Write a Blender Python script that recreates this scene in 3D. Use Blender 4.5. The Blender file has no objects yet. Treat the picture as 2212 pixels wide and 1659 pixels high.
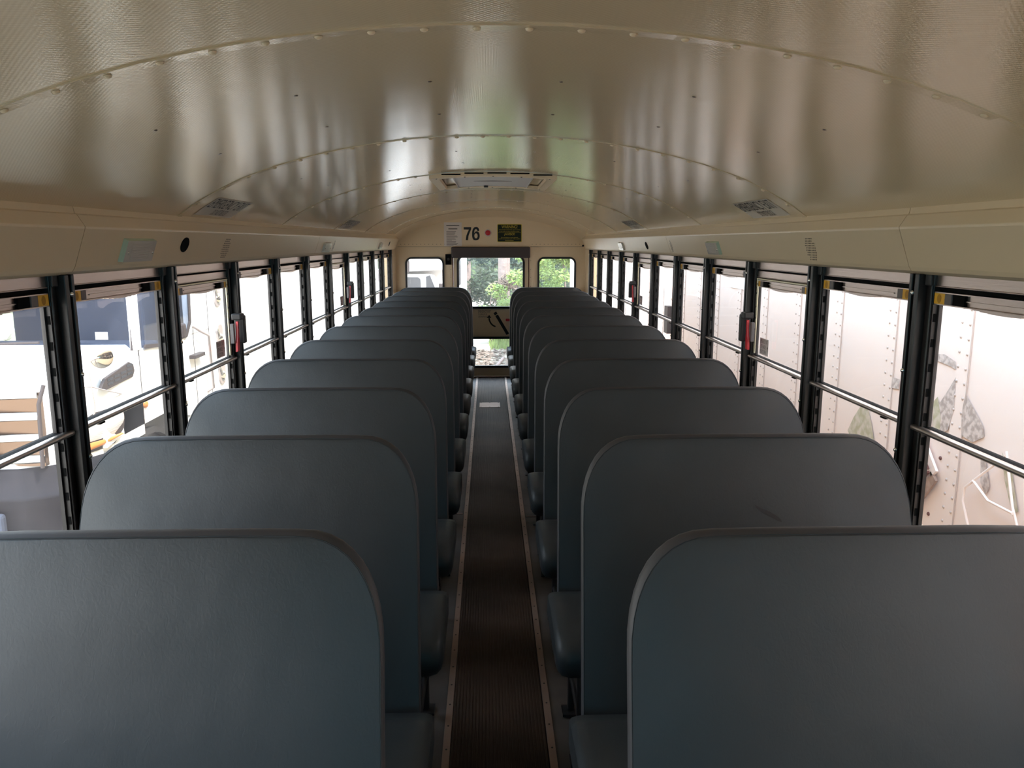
import bpy, bmesh, math, random
from mathutils import Vector, Matrix
random.seed(7)
sc = bpy.context.scene
COL = sc.collection
pi = math.pi

# ------------------------------------------------------------------ camera, sky, sun, exposure
cd = bpy.data.cameras.new('camera'); cam = bpy.data.objects.new('camera', cd); COL.objects.link(cam)
F_PX, YAW, PITCH = 1688.9, 0.02956, 0.17910
cd.sensor_fit = 'HORIZONTAL'; cd.sensor_width = 36.0; cd.lens = 36.0 * F_PX / 2212.0
cd.clip_start = 0.05; cd.clip_end = 300
cam.location = (-0.0262, 0.0, 1.6138)
cam.rotation_euler = (pi / 2 - PITCH, 0.0, -YAW)
sc.camera = cam

w = bpy.data.worlds.new('sky'); sc.world = w; w.use_nodes = True
wn = w.node_tree; bg = wn.nodes['Background']
bg.inputs['Strength'].default_value = 3.4
tc = wn.nodes.new('ShaderNodeTexCoord'); sx = wn.nodes.new('ShaderNodeSeparateXYZ')
rmp = wn.nodes.new('ShaderNodeValToRGB')
wn.links.new(tc.outputs['Generated'], sx.inputs[0]); wn.links.new(sx.outputs['Z'], rmp.inputs[0])
wn.links.new(rmp.outputs[0], bg.inputs['Color'])
rmp.color_ramp.elements[0].position = 0.0; rmp.color_ramp.elements[0].color = (1.0, 0.93, 0.86, 1)
rmp.color_ramp.elements[1].position = 0.75; rmp.color_ramp.elements[1].color = (0.50, 0.74, 1.0, 1)

sd = bpy.data.lights.new('sun', 'SUN'); sun = bpy.data.objects.new('sun', sd); COL.objects.link(sun)
sd.energy = 3.6; sd.angle = math.radians(1.2); sd.color = (1.0, 0.93, 0.84)
# sun stands to the right (+X), a little behind the camera, about 56 degrees high
sdir = Vector((0.50, -0.26, 0.83)).normalized()
sun.rotation_euler = sdir.to_track_quat('Z', 'Y').to_euler()
sun.location = (8, -6, 12)

sc.view_settings.view_transform = 'Standard'; sc.view_settings.look = 'None'
sc.view_settings.gamma = 1.0; sc.view_settings.use_curve_mapping = False
sc.view_settings.exposure = 1.2
sc.cycles.max_bounces = 14; sc.cycles.diffuse_bounces = 6; sc.cycles.glossy_bounces = 4
sc.cycles.transparent_max_bounces = 24; sc.cycles.use_denoising = True
sc.cycles.sample_clamp_indirect = 8.0
sc.cycles.caustics_reflective = False; sc.cycles.caustics_refractive = False

# ------------------------------------------------------------------ materials
def mat(name, col, rough=0.6, metal=0.0, bump=None, var=None, coat=0.0, emis=None, spec=None, sheen=0.0, aniso=None):
    """bump=(scale, strength, distance); var=(scale, second colour, contrast)"""
    m = bpy.data.materials.new(name); m.use_nodes = True
    nt = m.node_tree; b = nt.nodes['Principled BSDF']
    b.inputs['Base Color'].default_value = (*col, 1); b.inputs['Roughness'].default_value = rough
    b.inputs['Metallic'].default_value = metal
    if coat: b.inputs['Coat Weight'].default_value = coat; b.inputs['Coat Roughness'].default_value = 0.12
    if spec is not None: b.inputs['Specular IOR Level'].default_value = spec
    if sheen: b.inputs['Sheen Weight'].default_value = sheen; b.inputs['Sheen Roughness'].default_value = 0.4
    if emis: b.inputs['Emission Color'].default_value = (*emis[0], 1); b.inputs['Emission Strength'].default_value = emis[1]
    t = nt.nodes.new('ShaderNodeTexCoord')
    if var:
        n = nt.nodes.new('ShaderNodeTexNoise'); n.inputs['Scale'].default_value = var[0]; n.inputs['Detail'].default_value = 6
        r = nt.nodes.new('ShaderNodeValToRGB'); c = var[2]
        r.color_ramp.elements[0].position = 0.5 - c; r.color_ramp.elements[1].position = 0.5 + c
        r.color_ramp.elements[0].color = (*col, 1); r.color_ramp.elements[1].color = (*var[1], 1)
        nt.links.new(t.outputs['Object'], n.inputs['Vector']); nt.links.new(n.outputs['Fac'], r.inputs[0])
        nt.links.new(r.outputs[0], b.inputs['Base Color'])
    if bump:
        n = nt.nodes.new('ShaderNodeTexNoise'); n.inputs['Scale'].default_value = bump[0]; n.inputs['Detail'].default_value = 5
        bp = nt.nodes.new('ShaderNodeBump'); bp.inputs['Strength'].default_value = bump[1]
        bp.inputs['Distance'].default_value = bump[2] if len(bump) > 2 else 0.002
        if aniso:
            mp = nt.nodes.new('ShaderNodeMapping'); mp.inputs['Scale'].default_value = aniso
            nt.links.new(t.outputs['Object'], mp.inputs[0]); nt.links.new(mp.outputs[0], n.inputs['Vector'])
        else: nt.links.new(t.outputs['Object'], n.inputs['Vector'])
        nt.links.new(n.outputs['Fac'], bp.inputs['Height']); nt.links.new(bp.outputs[0], b.inputs['Normal'])
    return m

def glass(name, tint=(0.97, 0.97, 0.96), dust=0.0, dustcol=(0.9, 0.88, 0.85), rough=0.01):
    m = bpy.data.materials.new(name); m.use_nodes = True; nt = m.node_tree; nt.nodes.clear()
    o = nt.nodes.new('ShaderNodeOutputMaterial'); tr = nt.nodes.new('ShaderNodeBsdfTransparent')
    gl = nt.nodes.new('ShaderNodeBsdfGlossy'); mx = nt.nodes.new('ShaderNodeMixShader'); fr = nt.nodes.new('ShaderNodeFresnel')
    tr.inputs[0].default_value = (*tint, 1); gl.inputs['Roughness'].default_value = rough; fr.inputs[0].default_value = 1.30
    ge = nt.nodes.new('ShaderNodeNewGeometry'); iv = nt.nodes.new('ShaderNodeMath'); iv.operation = 'SUBTRACT'; iv.inputs[0].default_value = 1.0
    ml = nt.nodes.new('ShaderNodeMath'); ml.operation = 'MULTIPLY'   # one reflection per pane: the back of the sheet adds none
    nt.links.new(ge.outputs['Backfacing'], iv.inputs[1]); nt.links.new(iv.outputs[0], ml.inputs[0]); nt.links.new(fr.outputs[0], ml.inputs[1])
    nt.links.new(ml.outputs[0], mx.inputs[0]); nt.links.new(tr.outputs[0], mx.inputs[1]); nt.links.new(gl.outputs[0], mx.inputs[2])
    last = mx
    if dust:
        tl = nt.nodes.new('ShaderNodeBsdfTranslucent'); tl.inputs[0].default_value = (*dustcol, 1)
        m2 = nt.nodes.new('ShaderNodeMixShader'); n = nt.nodes.new('ShaderNodeTexNoise'); n.inputs['Scale'].default_value = 5
        n.inputs['Detail'].default_value = 6
        mu = nt.nodes.new('ShaderNodeMath'); mu.operation = 'MULTIPLY'; mu.inputs[1].default_value = dust * 2
        t = nt.nodes.new('ShaderNodeTexCoord'); nt.links.new(t.outputs['Object'], n.inputs['Vector'])
        nt.links.new(n.outputs['Fac'], mu.inputs[0]); nt.links.new(mu.outputs[0], m2.inputs[0])
        nt.links.new(mx.outputs[0], m2.inputs[1]); nt.links.new(tl.outputs[0], m2.inputs[2]); last = m2
    nt.links.new(last.outputs[0], o.inputs[0])
    return m

CREAM = (0.72, 0.585, 0.40)
M = {}
M['paint'] = mat('cream_paint', CREAM, 0.38, bump=(14, 0.15, 0.002))
M['rearpaint'] = mat('rear_wall_paint', (0.82, 0.655, 0.45), 0.45, bump=(20, 0.15, 0.002))
M['cove'] = mat('cove_paint', (0.72, 0.58, 0.40), 0.34, bump=(90, 0.12, 0.001))
M['dark'] = mat('dark_post', (0.014, 0.0115, 0.012), 0.40, bump=(200, 0.1, 0.0006))
M['darkcap'] = mat('dark_plastic', (0.03, 0.028, 0.03), 0.5)
M['black'] = mat('black', (0.004, 0.004, 0.004), 0.8, spec=0.1)
M['alu'] = mat('brushed_aluminium', (0.54, 0.445, 0.39), 0.33, 1.0, bump=(30, 0.35, 0.001), aniso=(1, 0.15, 12))
M['rail'] = mat('rail_aluminium', (0.50, 0.43, 0.39), 0.36, 1.0, bump=(40, 0.15, 0.0005), aniso=(1, 0.1, 4))
M['chrome'] = mat('bright_metal', (0.75, 0.75, 0.73), 0.18, 1.0)
M['yellow'] = mat('yellow_latch', (0.72, 0.40, 0.02), 0.45)
M['yellowdark'] = mat('yellow_recess_shade', (0.40, 0.20, 0.01), 0.6)  # darker yellow on a flat oval paints the shade of the latch recess
M['grey'] = mat('grey_plastic', (0.13, 0.115, 0.115), 0.5)
M['brass'] = mat('brass_strip', (0.62, 0.58, 0.42), 0.4, 0.7)
M['red'] = mat('red_plastic', (0.60, 0.015, 0.03), 0.38, coat=0.3)
M['handlebk'] = mat('handle_housing', (0.014, 0.013, 0.014), 0.5)
M['glass'] = glass('window_glass', dust=0.012, dustcol=(1.0, 0.86, 0.82))
M['rglass'] = glass('rear_glass', dust=0.02)
M['sticker'] = mat('sticker_paper', (0.62, 0.58, 0.58), 0.5)
M['clearsticker'] = mat('ceiling_sticker', (0.66, 0.60, 0.52), 0.35)
M['ink'] = mat('black_ink', (0.012, 0.012, 0.012), 0.5)
M['greyink'] = mat('grey_ink', (0.10, 0.09, 0.09), 0.6)
M['paper'] = mat('paper', (0.80, 0.74, 0.72), 0.8)
M['signgreen'] = mat('sign_dark_green', (0.008, 0.016, 0.009), 0.5, spec=0.25)
M['signyellow'] = mat('sign_yellow', (0.62, 0.48, 0.05), 0.4)
M['brown'] = mat('brown_vinyl_pad', (0.055, 0.040, 0.040), 0.5, bump=(300, 0.2, 0.0008))
M['rubber'] = mat('window_rubber', (0.012, 0.012, 0.014), 0.5)
M['rust'] = mat('dark_red_gasket', (0.10, 0.018, 0.010), 0.6)
M['steel'] = mat('dark_steel', (0.08, 0.08, 0.085), 0.35, 0.8)
M['stitch'] = mat('stitching', (0.02, 0.03, 0.035), 0.8)
M['lens'] = mat('clear_lens', (0.62, 0.58, 0.53), 0.22, bump=(1, 0.0), coat=0.5)
M['lensgreen'] = mat('lens_edge', (0.45, 0.55, 0.42), 0.3)
M['white'] = mat('white_truck_paint', (0.86, 0.84, 0.82), 0.35, coat=0.4)
M['whiterv'] = mat('white_motorhome', (0.85, 0.83, 0.81), 0.5)
M['tyre'] = mat('tyre', (0.03, 0.027, 0.026), 0.8)
M['orange'] = mat('amber_lens', (0.55, 0.19, 0.04), 0.3)
M['trailerseam'] = mat('trailer_edge_and_rivet_shade', (0.52, 0.41, 0.36), 0.6)
M['truckglass'] = glass('truck_glass', tint=(0.72, 0.76, 0.82), dust=0.05, dustcol=(0.55, 0.62, 0.75))
M['cabdark'] = mat('cab_interior', (0.05, 0.06, 0.09), 0.8)
M['bumper'] = mat('truck_bumper', (0.008, 0.009, 0.013), 0.75, spec=0.12, bump=(6, 0.2, 0.01), var=(4, (0.022, 0.02, 0.024), 0.2))
M['headlamp'] = mat('headlamp_lens', (0.75, 0.70, 0.68), 0.12, 0.5, bump=(60, 0.6, 0.004), aniso=(1, 0.2, 3))
M['bezel'] = mat('headlamp_bezel', (0.055, 0.042, 0.040), 0.6, spec=0.25)
M['grille'] = mat('grille_mesh', (0.03, 0.03, 0.035), 0.6, bump=(150, 0.8, 0.01))
M['rvglass'] = mat('motorhome_window', (0.06, 0.058, 0.06), 0.5, spec=0.2)
M['latchm'] = mat('pinkish_steel', (0.55, 0.48, 0.47), 0.4, 0.6)
M['trunk'] = mat('tree_bark', (0.22, 0.16, 0.14), 0.9, bump=(6, 0.8, 0.05), var=(3, (0.34, 0.26, 0.24), 0.25))
M['leafdark'] = mat('dark_leaf', (0.026, 0.045, 0.016), 0.6)
M['leafmid'] = mat('mid_leaf', (0.065, 0.105, 0.028), 0.6)
M['leaflime'] = mat('lime_leaf', (0.23, 0.32, 0.07), 0.6)
M['leafbrown'] = mat('dry_leaf', (0.17, 0.12, 0.09), 0.8)
M['grass'] = mat('grass_blade', (0.20, 0.28, 0.08), 0.8)
M['rock'] = mat('pale_rock', (0.52, 0.47, 0.40), 0.9, bump=(3, 0.8, 0.1), var=(2, (0.38, 0.35, 0.28), 0.3))

# seat vinyl: blue grey, creased grain
def vinyl():
    m = bpy.data.materials.new('seat_vinyl'); m.use_nodes = True; nt = m.node_tree; b = nt.nodes['Principled BSDF']
    b.inputs['Roughness'].default_value = 0.48; b.inputs['Specular IOR Level'].default_value = 0.4
    t = nt.nodes.new('ShaderNodeTexCoord')
    n = nt.nodes.new('ShaderNodeTexNoise'); n.inputs['Scale'].default_value = 3.0; n.inputs['Detail'].default_value = 5
    r = nt.nodes.new('ShaderNodeValToRGB'); r.color_ramp.elements[0].position = 0.3; r.color_ramp.elements[1].position = 0.7
    r.color_ramp.elements[0].color = (0.027, 0.033, 0.037, 1); r.color_ramp.elements[1].color = (0.037, 0.043, 0.047, 1)
    nt.links.new(t.outputs['Object'], n.inputs['Vector']); nt.links.new(n.outputs['Fac'], r.inputs[0]); nt.links.new(r.outputs[0], b.inputs['Base Color'])
    mp = nt.nodes.new('ShaderNodeMapping'); mp.inputs['Scale'].default_value = (1, 1, 0.6); mp.inputs['Rotation'].default_value = (0, 0.7, 0)
    n1 = nt.nodes.new('ShaderNodeTexNoise'); n1.inputs['Scale'].default_value = 100; n1.inputs['Detail'].default_value = 7
    n1.inputs['Distortion'].default_value = 1.5
    n2 = nt.nodes.new('ShaderNodeTexNoise'); n2.inputs['Scale'].default_value = 5
    nt.links.new(t.outputs['Object'], mp.inputs[0]); nt.links.new(mp.outputs[0], n1.inputs['Vector']); nt.links.new(t.outputs['Object'], n2.inputs['Vector'])
    b1 = nt.nodes.new('ShaderNodeBump'); b1.inputs['Strength'].default_value = 0.24; b1.inputs['Distance'].default_value = 0.0016
    b2 = nt.nodes.new('ShaderNodeBump'); b2.inputs['Strength'].default_value = 0.25; b2.inputs['Distance'].default_value = 0.02
    nt.links.new(n1.outputs['Fac'], b1.inputs['Height']); nt.links.new(n2.outputs['Fac'], b2.inputs['Height'])
    nt.links.new(b2.outputs[0], b1.inputs['Normal']); nt.links.new(b1.outputs[0], b.inputs['Normal'])
    return m
M['vinyl'] = vinyl()
M['trim'] = mat('seat_edge_vinyl', (0.040, 0.039, 0.044), 0.6, bump=(80, 0.25, 0.002))

# ceiling: glossy cream paint over a fine punched grain, smooth bands at the ribs
def ceilmat():
    m = mat('ceiling_paint', (0.64, 0.515, 0.345), 0.12)
    nt = m.node_tree; b = nt.nodes['Principled BSDF']; t = nt.nodes.new('ShaderNodeTexCoord')
    b.inputs['Specular IOR Level'].default_value = 0.8
    sp = nt.nodes.new('ShaderNodeSeparateXYZ'); nt.links.new(t.outputs['Object'], sp.inputs[0])
    def sine(out, k):
        a = nt.nodes.new('ShaderNodeMath'); a.operation = 'MULTIPLY'; a.inputs[1].default_value = k
        s = nt.nodes.new('ShaderNodeMath'); s.operation = 'SINE'; nt.links.new(out, a.inputs[0]); nt.links.new(a.outputs[0], s.inputs[0]); return s
    s1 = sine(sp.outputs['X'], 2 * pi / 0.011); s2 = sine(sp.outputs['Y'], 2 * pi / 0.011)
    mu = nt.nodes.new('ShaderNodeMath'); mu.operation = 'MULTIPLY'; nt.links.new(s1.outputs[0], mu.inputs[0]); nt.links.new(s2.outputs[0], mu.inputs[1])
    n2 = nt.nodes.new('ShaderNodeTexNoise'); n2.inputs['Scale'].default_value = 2.2; n2.inputs['Detail'].default_value = 3
    nt.links.new(t.outputs['Object'], n2.inputs['Vector'])
    b1 = nt.nodes.new('ShaderNodeBump'); b1.inputs['Strength'].default_value = 0.10; b1.inputs['Distance'].default_value = 0.0006
    b2 = nt.nodes.new('ShaderNodeBump'); b2.inputs['Strength'].default_value = 0.10; b2.inputs['Distance'].default_value = 0.010
    nt.links.new(mu.outputs[0], b1.inputs['Height']); nt.links.new(n2.outputs['Fac'], b2.inputs['Height'])
    nt.links.new(b2.outputs[0], b1.inputs['Normal']); nt.links.new(b1.outputs[0], b.inputs['Normal'])
    return m
M['ceiling'] = ceilmat()

# ribbed rubber aisle mat
def ribmat():
    m = mat('ribbed_aisle_mat', (0.035, 0.022, 0.016), 0.6, spec=0.3, var=(2.5, (0.10, 0.062, 0.045), 0.22))
    nt = m.node_tree; b = nt.nodes['Principled BSDF']; t = nt.nodes.new('ShaderNodeTexCoord')
    n = nt.nodes.new('ShaderNodeTexNoise'); n.inputs['Scale'].default_value = 9; n.inputs['Detail'].default_value = 8
    bp = nt.nodes.new('ShaderNodeBump'); bp.inputs['Strength'].default_value = 0.3; bp.inputs['Distance'].default_value = 0.004
    nt.links.new(t.outputs['Object'], n.inputs['Vector']); nt.links.new(n.outputs['Fac'], bp.inputs['Height']); nt.links.new(bp.outputs[0], b.inputs['Normal'])
    return m
M['mat'] = ribmat()
M['floor'] = mat('worn_floor', (0.085, 0.072, 0.066), 0.55, bump=(8, 0.4, 0.004), var=(5, (0.16, 0.14, 0.13), 0.25))
M['alustrip'] = mat('floor_strip', (0.37, 0.26, 0.21), 0.5, 0.6, bump=(60, 0.3, 0.001), var=(12, (0.42, 0.31, 0.26), 0.3))
M['ground'] = mat('gravel_ground', (0.56, 0.47, 0.40), 0.95, bump=(8, 0.7, 0.05), var=(1.4, (0.34, 0.30, 0.22), 0.3))
M['bank'] = mat('grass_bank', (0.22, 0.30, 0.12), 0.95, bump=(3, 0.8, 0.2), var=(1.2, (0.40, 0.38, 0.26), 0.3))

def trailermat():
    m = mat('trailer_side', (0.90, 0.77, 0.73), 0.55, bump=(7, 0.25, 0.01), var=(0.7, (0.88, 0.70, 0.61), 0.35))  # pinkish tint of the light is mixed into the white paint colour
    return m
M['trailer'] = trailermat()
M['residue'] = mat('peeled_decal_residue', (0.40, 0.32, 0.28), 0.8, var=(42, (0.66, 0.55, 0.50), 0.10))
M['residue2'] = mat('olive_decal_residue', (0.42, 0.38, 0.24), 0.8, var=(26, (0.60, 0.52, 0.42), 0.12))

# ------------------------------------------------------------------ mesh helpers
class MB:
    def __init__(s, o=(0, 0, 0)): s.v = []; s.f = []; s.m = []; s.k = 0; s.sm = []; s.o = Vector(o); s.smooth = False
    def add(s, vs, fs, smooth=None):
        b = len(s.v); s.v += [Vector(p) - s.o for p in vs]
        for f in fs: s.f.append(tuple(b + i for i in f)); s.m.append(s.k); s.sm.append(s.smooth if smooth is None else smooth)
        return s
    def box(s, x0, x1, y0, y1, z0, z1):
        x0, x1 = sorted((x0, x1)); y0, y1 = sorted((y0, y1)); z0, z1 = sorted((z0, z1))
        return s.add([(x0, y0, z0), (x1, y0, z0), (x1, y1, z0), (x0, y1, z0), (x0, y0, z1), (x1, y0, z1), (x1, y1, z1), (x0, y1, z1)],
                     [(0, 3, 2, 1), (4, 5, 6, 7), (0, 1, 5, 4), (1, 2, 6, 5), (2, 3, 7, 6), (3, 0, 4, 7)])
    def tube(s, pts, r, n=8, cap=True, closed=False):
        pts = [Vector(p) for p in pts]; N = len(pts); vs = []; fs = []
        rr = r if isinstance(r, (list, tuple)) else [r] * N
        up = None
        for i, p in enumerate(pts):
            a = pts[i - 1] if (i > 0 or closed) else p; c = pts[(i + 1) % N] if (i < N - 1 or closed) else p
            t = (c - a).normalized()
            if up is None: up = Vector((0, 0, 1)) if abs(t.z) < 0.9 else Vector((1, 0, 0))
            x = t.cross(up).normalized(); y = x.cross(t).normalized(); up = y
            for k in range(n):
                q = 2 * pi * k / n; vs.append(p + x * math.cos(q) * rr[i] + y * math.sin(q) * rr[i])
        L = N if closed else N - 1
        for i in range(L):
            for k in range(n):
                j = (i + 1) % N; fs.append((i * n + k, i * n + (k + 1) % n, j * n + (k + 1) % n, j * n + k))
        s.add(vs, fs, True)
        if cap and not closed: s.add([vs[k] for k in range(n)], [tuple(range(n))], False); s.add(vs[-n:], [tuple(reversed(range(n)))], False)
        return s
    def cyl(s, c, ax, r, h, n=16, r2=None):
        c = Vector(c); ax = Vector(ax).normalized(); u = ax.orthogonal().normalized(); v = ax.cross(u); r2 = r if r2 is None else r2
        a = [c + (u * math.cos(2 * pi * k / n) + v * math.sin(2 * pi * k / n)) * r for k in range(n)]
        b = [c + ax * h + (u * math.cos(2 * pi * k / n) + v * math.sin(2 * pi * k / n)) * r2 for k in range(n)]
        s.add(a + b, [(k, (k + 1) % n, n + (k + 1) % n, n + k) for k in range(n)], True)
        s.add(a, [tuple(reversed(range(n)))], False); s.add(b, [tuple(range(n))], False); return s
    def dome(s, c, ax, r, h, n=10, rings=3):
        c = Vector(c); ax = Vector(ax).normalized(); u = ax.orthogonal().normalized(); v = ax.cross(u); vs = []; fs = []
        for i in range(rings):
            q = i / rings * pi / 2
            for k in range(n): vs.append(c + (u * math.cos(2 * pi * k / n) + v * math.sin(2 * pi * k / n)) * r * math.cos(q) + ax * h * math.sin(q))
        vs.append(c + ax * h)
        for i in range(rings - 1):
            for k in range(n): fs.append((i * n + k, i * n + (k + 1) % n, (i + 1) * n + (k + 1) % n, (i + 1) * n + k))
        for k in range(n): fs.append(((rings - 1) * n + k, (rings - 1) * n + (k + 1) % n, rings * n))
        return s.add(vs, fs, True)
    def prism(s, prof, fn, t0, t1, closed=True, cap=True, smooth=False):
        """prof: 2D points, fn(a, b, t) -> 3D"""
        n = len(prof); vs = [fn(a, b, t0) for a, b in prof] + [fn(a, b, t1) for a, b in prof]
        L = n if closed else n - 1
        s.add(vs, [(i, (i + 1) % n, n + (i + 1) % n, n + i) for i in range(L)], smooth)
        if cap and closed: s.add(vs[:n], [tuple(reversed(range(n)))], False); s.add(vs[n:], [tuple(range(n))], False)
        return s
    def build(s, name, mats, parent=None, loc=None, bevel=None, subd=None):
        me = bpy.data.meshes.new(name); me.from_pydata([tuple(p) for p in s.v], [], s.f)
        if not isinstance(mats, (list, tuple)): mats = [mats]
        for m in mats: me.materials.append(m)
        for i, p in enumerate(me.polygons): p.material_index = s.m[i]; p.use_smooth = s.sm[i]
        bm = bmesh.new(); bm.from_mesh(me); bmesh.ops.recalc_face_normals(bm, faces=bm.faces); bm.to_mesh(me); bm.free()
        o = bpy.data.objects.new(name, me); COL.objects.link(o)
        if parent: o.parent = parent
        if loc is not None: o.location = loc
        elif not parent: o.location = s.o
        if bevel:
            b = o.modifiers.new('bevel', 'BEVEL'); b.width = bevel; b.segments = 2; b.limit_method = 'ANGLE'
        if subd:
            b = o.modifiers.new('sub', 'SUBSURF'); b.levels = subd; b.render_levels = subd
        return o

def tag(o, label, cat, group=None, kind=None):
    o['label'] = label; o['category'] = cat
    if group: o['group'] = group
    if kind: o['kind'] = kind
    return o
def empty(name, loc, label, cat, group=None, kind=None):
    o = bpy.data.objects.new(name, None); COL.objects.link(o); o.location = loc; o.empty_display_size = 0.1
    return tag(o, label, cat, group, kind)
def copy_tree(o, parent=None):
    c = o.copy(); COL.objects.link(c)
    if parent: c.parent = parent
    for ch in list(o.children): copy_tree(ch, c)
    return c
def each(name, fn, pts, mt, parent):
    first = None
    for p in pts:
        if first is None:
            m = MB(); fn(m, (0, 0, 0)); o = first = m.build(name, mt, parent)
        else: o = first.copy(); COL.objects.link(o); o.parent = parent
        o.location = p
def rrect(cx, cz, w, h, r, n=6):
    pts = []
    for sx_, sz_, a0 in ((1, 1, 0), (-1, 1, 90), (-1, -1, 180), (1, -1, 270)):
        for k in range(n + 1):
            a = math.radians(a0 + 90 * k / n); pts.append((cx + sx_ * (w / 2 - r) + r * math.cos(a), cz + sz_ * (h / 2 - r) + r * math.sin(a)))
    return pts
def plate(name, outlines, thick, mtx, mats, parent=None, matidx=0):
    """flat plate with holes; outlines[0] is the rim, the rest are holes; 2D -> mtx"""
    cu = bpy.data.curves.new(name, 'CURVE'); cu.dimensions = '2D'; cu.fill_mode = 'BOTH'; cu.extrude = thick / 2
    for ol in outlines:
        sp = cu.splines.new('POLY'); sp.points.add(len(ol) - 1); sp.use_cyclic_u = True
        for p, q in zip(sp.points, ol): p.co = (q[0], q[1], 0, 1)
    ob = bpy.data.objects.new(name, cu); COL.objects.link(ob)
    dg = bpy.context.evaluated_depsgraph_get(); me = bpy.data.meshes.new_from_object(ob.evaluated_get(dg))
    bpy.data.objects.remove(ob); bpy.data.curves.remove(cu)
    me.transform(mtx); me.name = name; me.materials.clear()
    for m in (mats if isinstance(mats, (list, tuple)) else [mats]): me.materials.append(m)
    o = bpy.data.objects.new(name, me); COL.objects.link(o)
    if parent: o.parent = parent
    return o
def frame_mtx(o, r, u):
    r = Vector(r).normalized(); u = Vector(u).normalized(); n = r.cross(u)
    return Matrix(((r.x, u.x, n.x, o[0]), (r.y, u.y, n.y, o[1]), (r.z, u.z, n.z, o[2]), (0, 0, 0, 1)))
def text_mesh(lines, name, mt, mtx, parent=None, fit=None, bold=0.0):
    """lines: list of (string, size, y, xscale); fit: world width for first"""
    vs = []; fs = []
    for (st, size, x, y, wd, al) in lines:
        cu = bpy.data.curves.new('t', 'FONT'); cu.body = st; cu.size = 1; cu.offset = bold; cu.resolution_u = 3
        ob = bpy.data.objects.new('t', cu); COL.objects.link(ob)
        dg = bpy.context.evaluated_depsgraph_get(); me = bpy.data.meshes.new_from_object(ob.evaluated_get(dg))
        xs = [v.co.x for v in me.vertices]; ys = [v.co.y for v in me.vertices]
        x0, x1, y0, y1 = min(xs), max(xs), min(ys), max(ys)
        b = len(vs)
        for v in me.vertices:
            X = (v.co.x - x0) / (x1 - x0) * wd; Y = (v.co.y - y0) / (y1 - y0) * size
            if al == 'c': X -= wd / 2
            vs.append(mtx @ Vector((x + X, y + Y, 0)))
        for p in me.polygons: fs.append(tuple(b + i for i in p.vertices))
        bpy.data.objects.remove(ob); bpy.data.curves.remove(cu); bpy.data.meshes.remove(me)
    me = bpy.data.meshes.new(name); me.from_pydata([tuple(v) for v in vs], [], fs); me.materials.append(mt)
    o = bpy.data.objects.new(name, me); COL.objects.link(o)
    if parent: o.parent = parent
    return o

# ------------------------------------------------------------------ bus shell
Y0, D = -2.6, 9.386
RIBS = [-1.383, 0.017, 1.417, 2.817, 4.217, 5.617, 7.017, 8.417]
PY = 2.117; W = 0.70
ARCH = [(0, 1.980), (.10, 1.979), (.20, 1.974), (.30, 1.966), (.42, 1.951), (.52, 1.934), (.62, 1.913), (.72, 1.887), (.80, 1.862), (.88, 1.833),
        (.95, 1.801), (1.01, 1.769), (1.06, 1.739), (1.10, 1.711), (1.125, 1.693)]
def archz(x):
    x = abs(x)
    for (a, za), (b, zb) in zip(ARCH, ARCH[1:]):
        if x <= b: return za + (zb - za) * (x - a) / (b - a)
    return ARCH[-1][1]
def archn(x):
    e = 0.02; return Vector(((archz(x + e) - archz(x - e)) / (2 * e), 0, -1)).normalized()
full = [(-x, z) for x, z in reversed(ARCH[1:])] + ARCH

ce = MB(); ce.smooth = True
ys = [Y0] + RIBS + [D]
for a, b in zip(ys, ys[1:]):
    n = 6; rows = [a + (b - a) * k / n for k in range(n + 1)]; vs = []; fs = []
    for y in rows: vs += [(x, y, z) for x, z in full]
    m = len(full)
    for k in range(n):
        for i in range(m - 1): fs.append((k * m + i, k * m + i + 1, (k + 1) * m + i + 1, (k + 1) * m + i))
    ce.add(vs, fs, True)
# outer roof skin keeps daylight out
ce.smooth = False
outer = [(x * 1.06, z + 0.09) for x, z in full]
ce.add([(x, Y0, z) for x, z in outer] + [(x, D + .1, z) for x, z in outer], [(i, i + 1, len(outer) + i + 1, len(outer) + i) for i in range(len(outer) - 1)])
ceiling = tag(ce.build('ceiling', M['ceiling']), 'arched glossy cream metal roof lining of the bus', 'ceiling', kind='structure')
for y in RIBS[1:]:
    r = MB(); prof = []
    for x, z in full:
        nx = archn(x) ; prof.append((x, z, nx))
    vs = []; fs = []
    for x, z, nn in prof:
        for dy, dn in ((-.003, 0.0), (-.003, .0040), (-.001, .0048), (.034, .0030), (.034, 0.0)):
            vs.append((x + nn.x * dn * .6, y + dy, z + nn.z * dn * .6))
    for i in range(len(prof) - 1):
        for k in range(4): fs.append((i * 5 + k, i * 5 + k + 1, (i + 1) * 5 + k + 1, (i + 1) * 5 + k))
    r.add(vs, fs, False)
    rib = r.build('seam_strip', M['ceiling'], ceiling)
    rv = MB()
    L = 0; xs = [i * .0905 - 1.04 for i in range(24)]
    for x in xs:
        if abs(x) < 1.08: rv.dome((x, y + .017, archz(x) - .003), archn(x), .0075, .0045, 10, 3)
    rv.build('rivet_row', M['paint'], rib)
# small screws scattered in the panels
scr = MB()
for a in RIBS[2:]:
    for x in (-.78, -.47, -.16, .16, .47, .78):
        for dy in (.47, .93):
            if a + dy < D - .1 and not (a == 4.217 and abs(x) < .4):
                xx = x + random.uniform(-.02, .02); scr.dome((xx, a + dy, archz(xx) + .001), archn(xx), .006, .003, 8, 2)
scr.build('panel_screws', M['alu'], ceiling)

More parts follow.
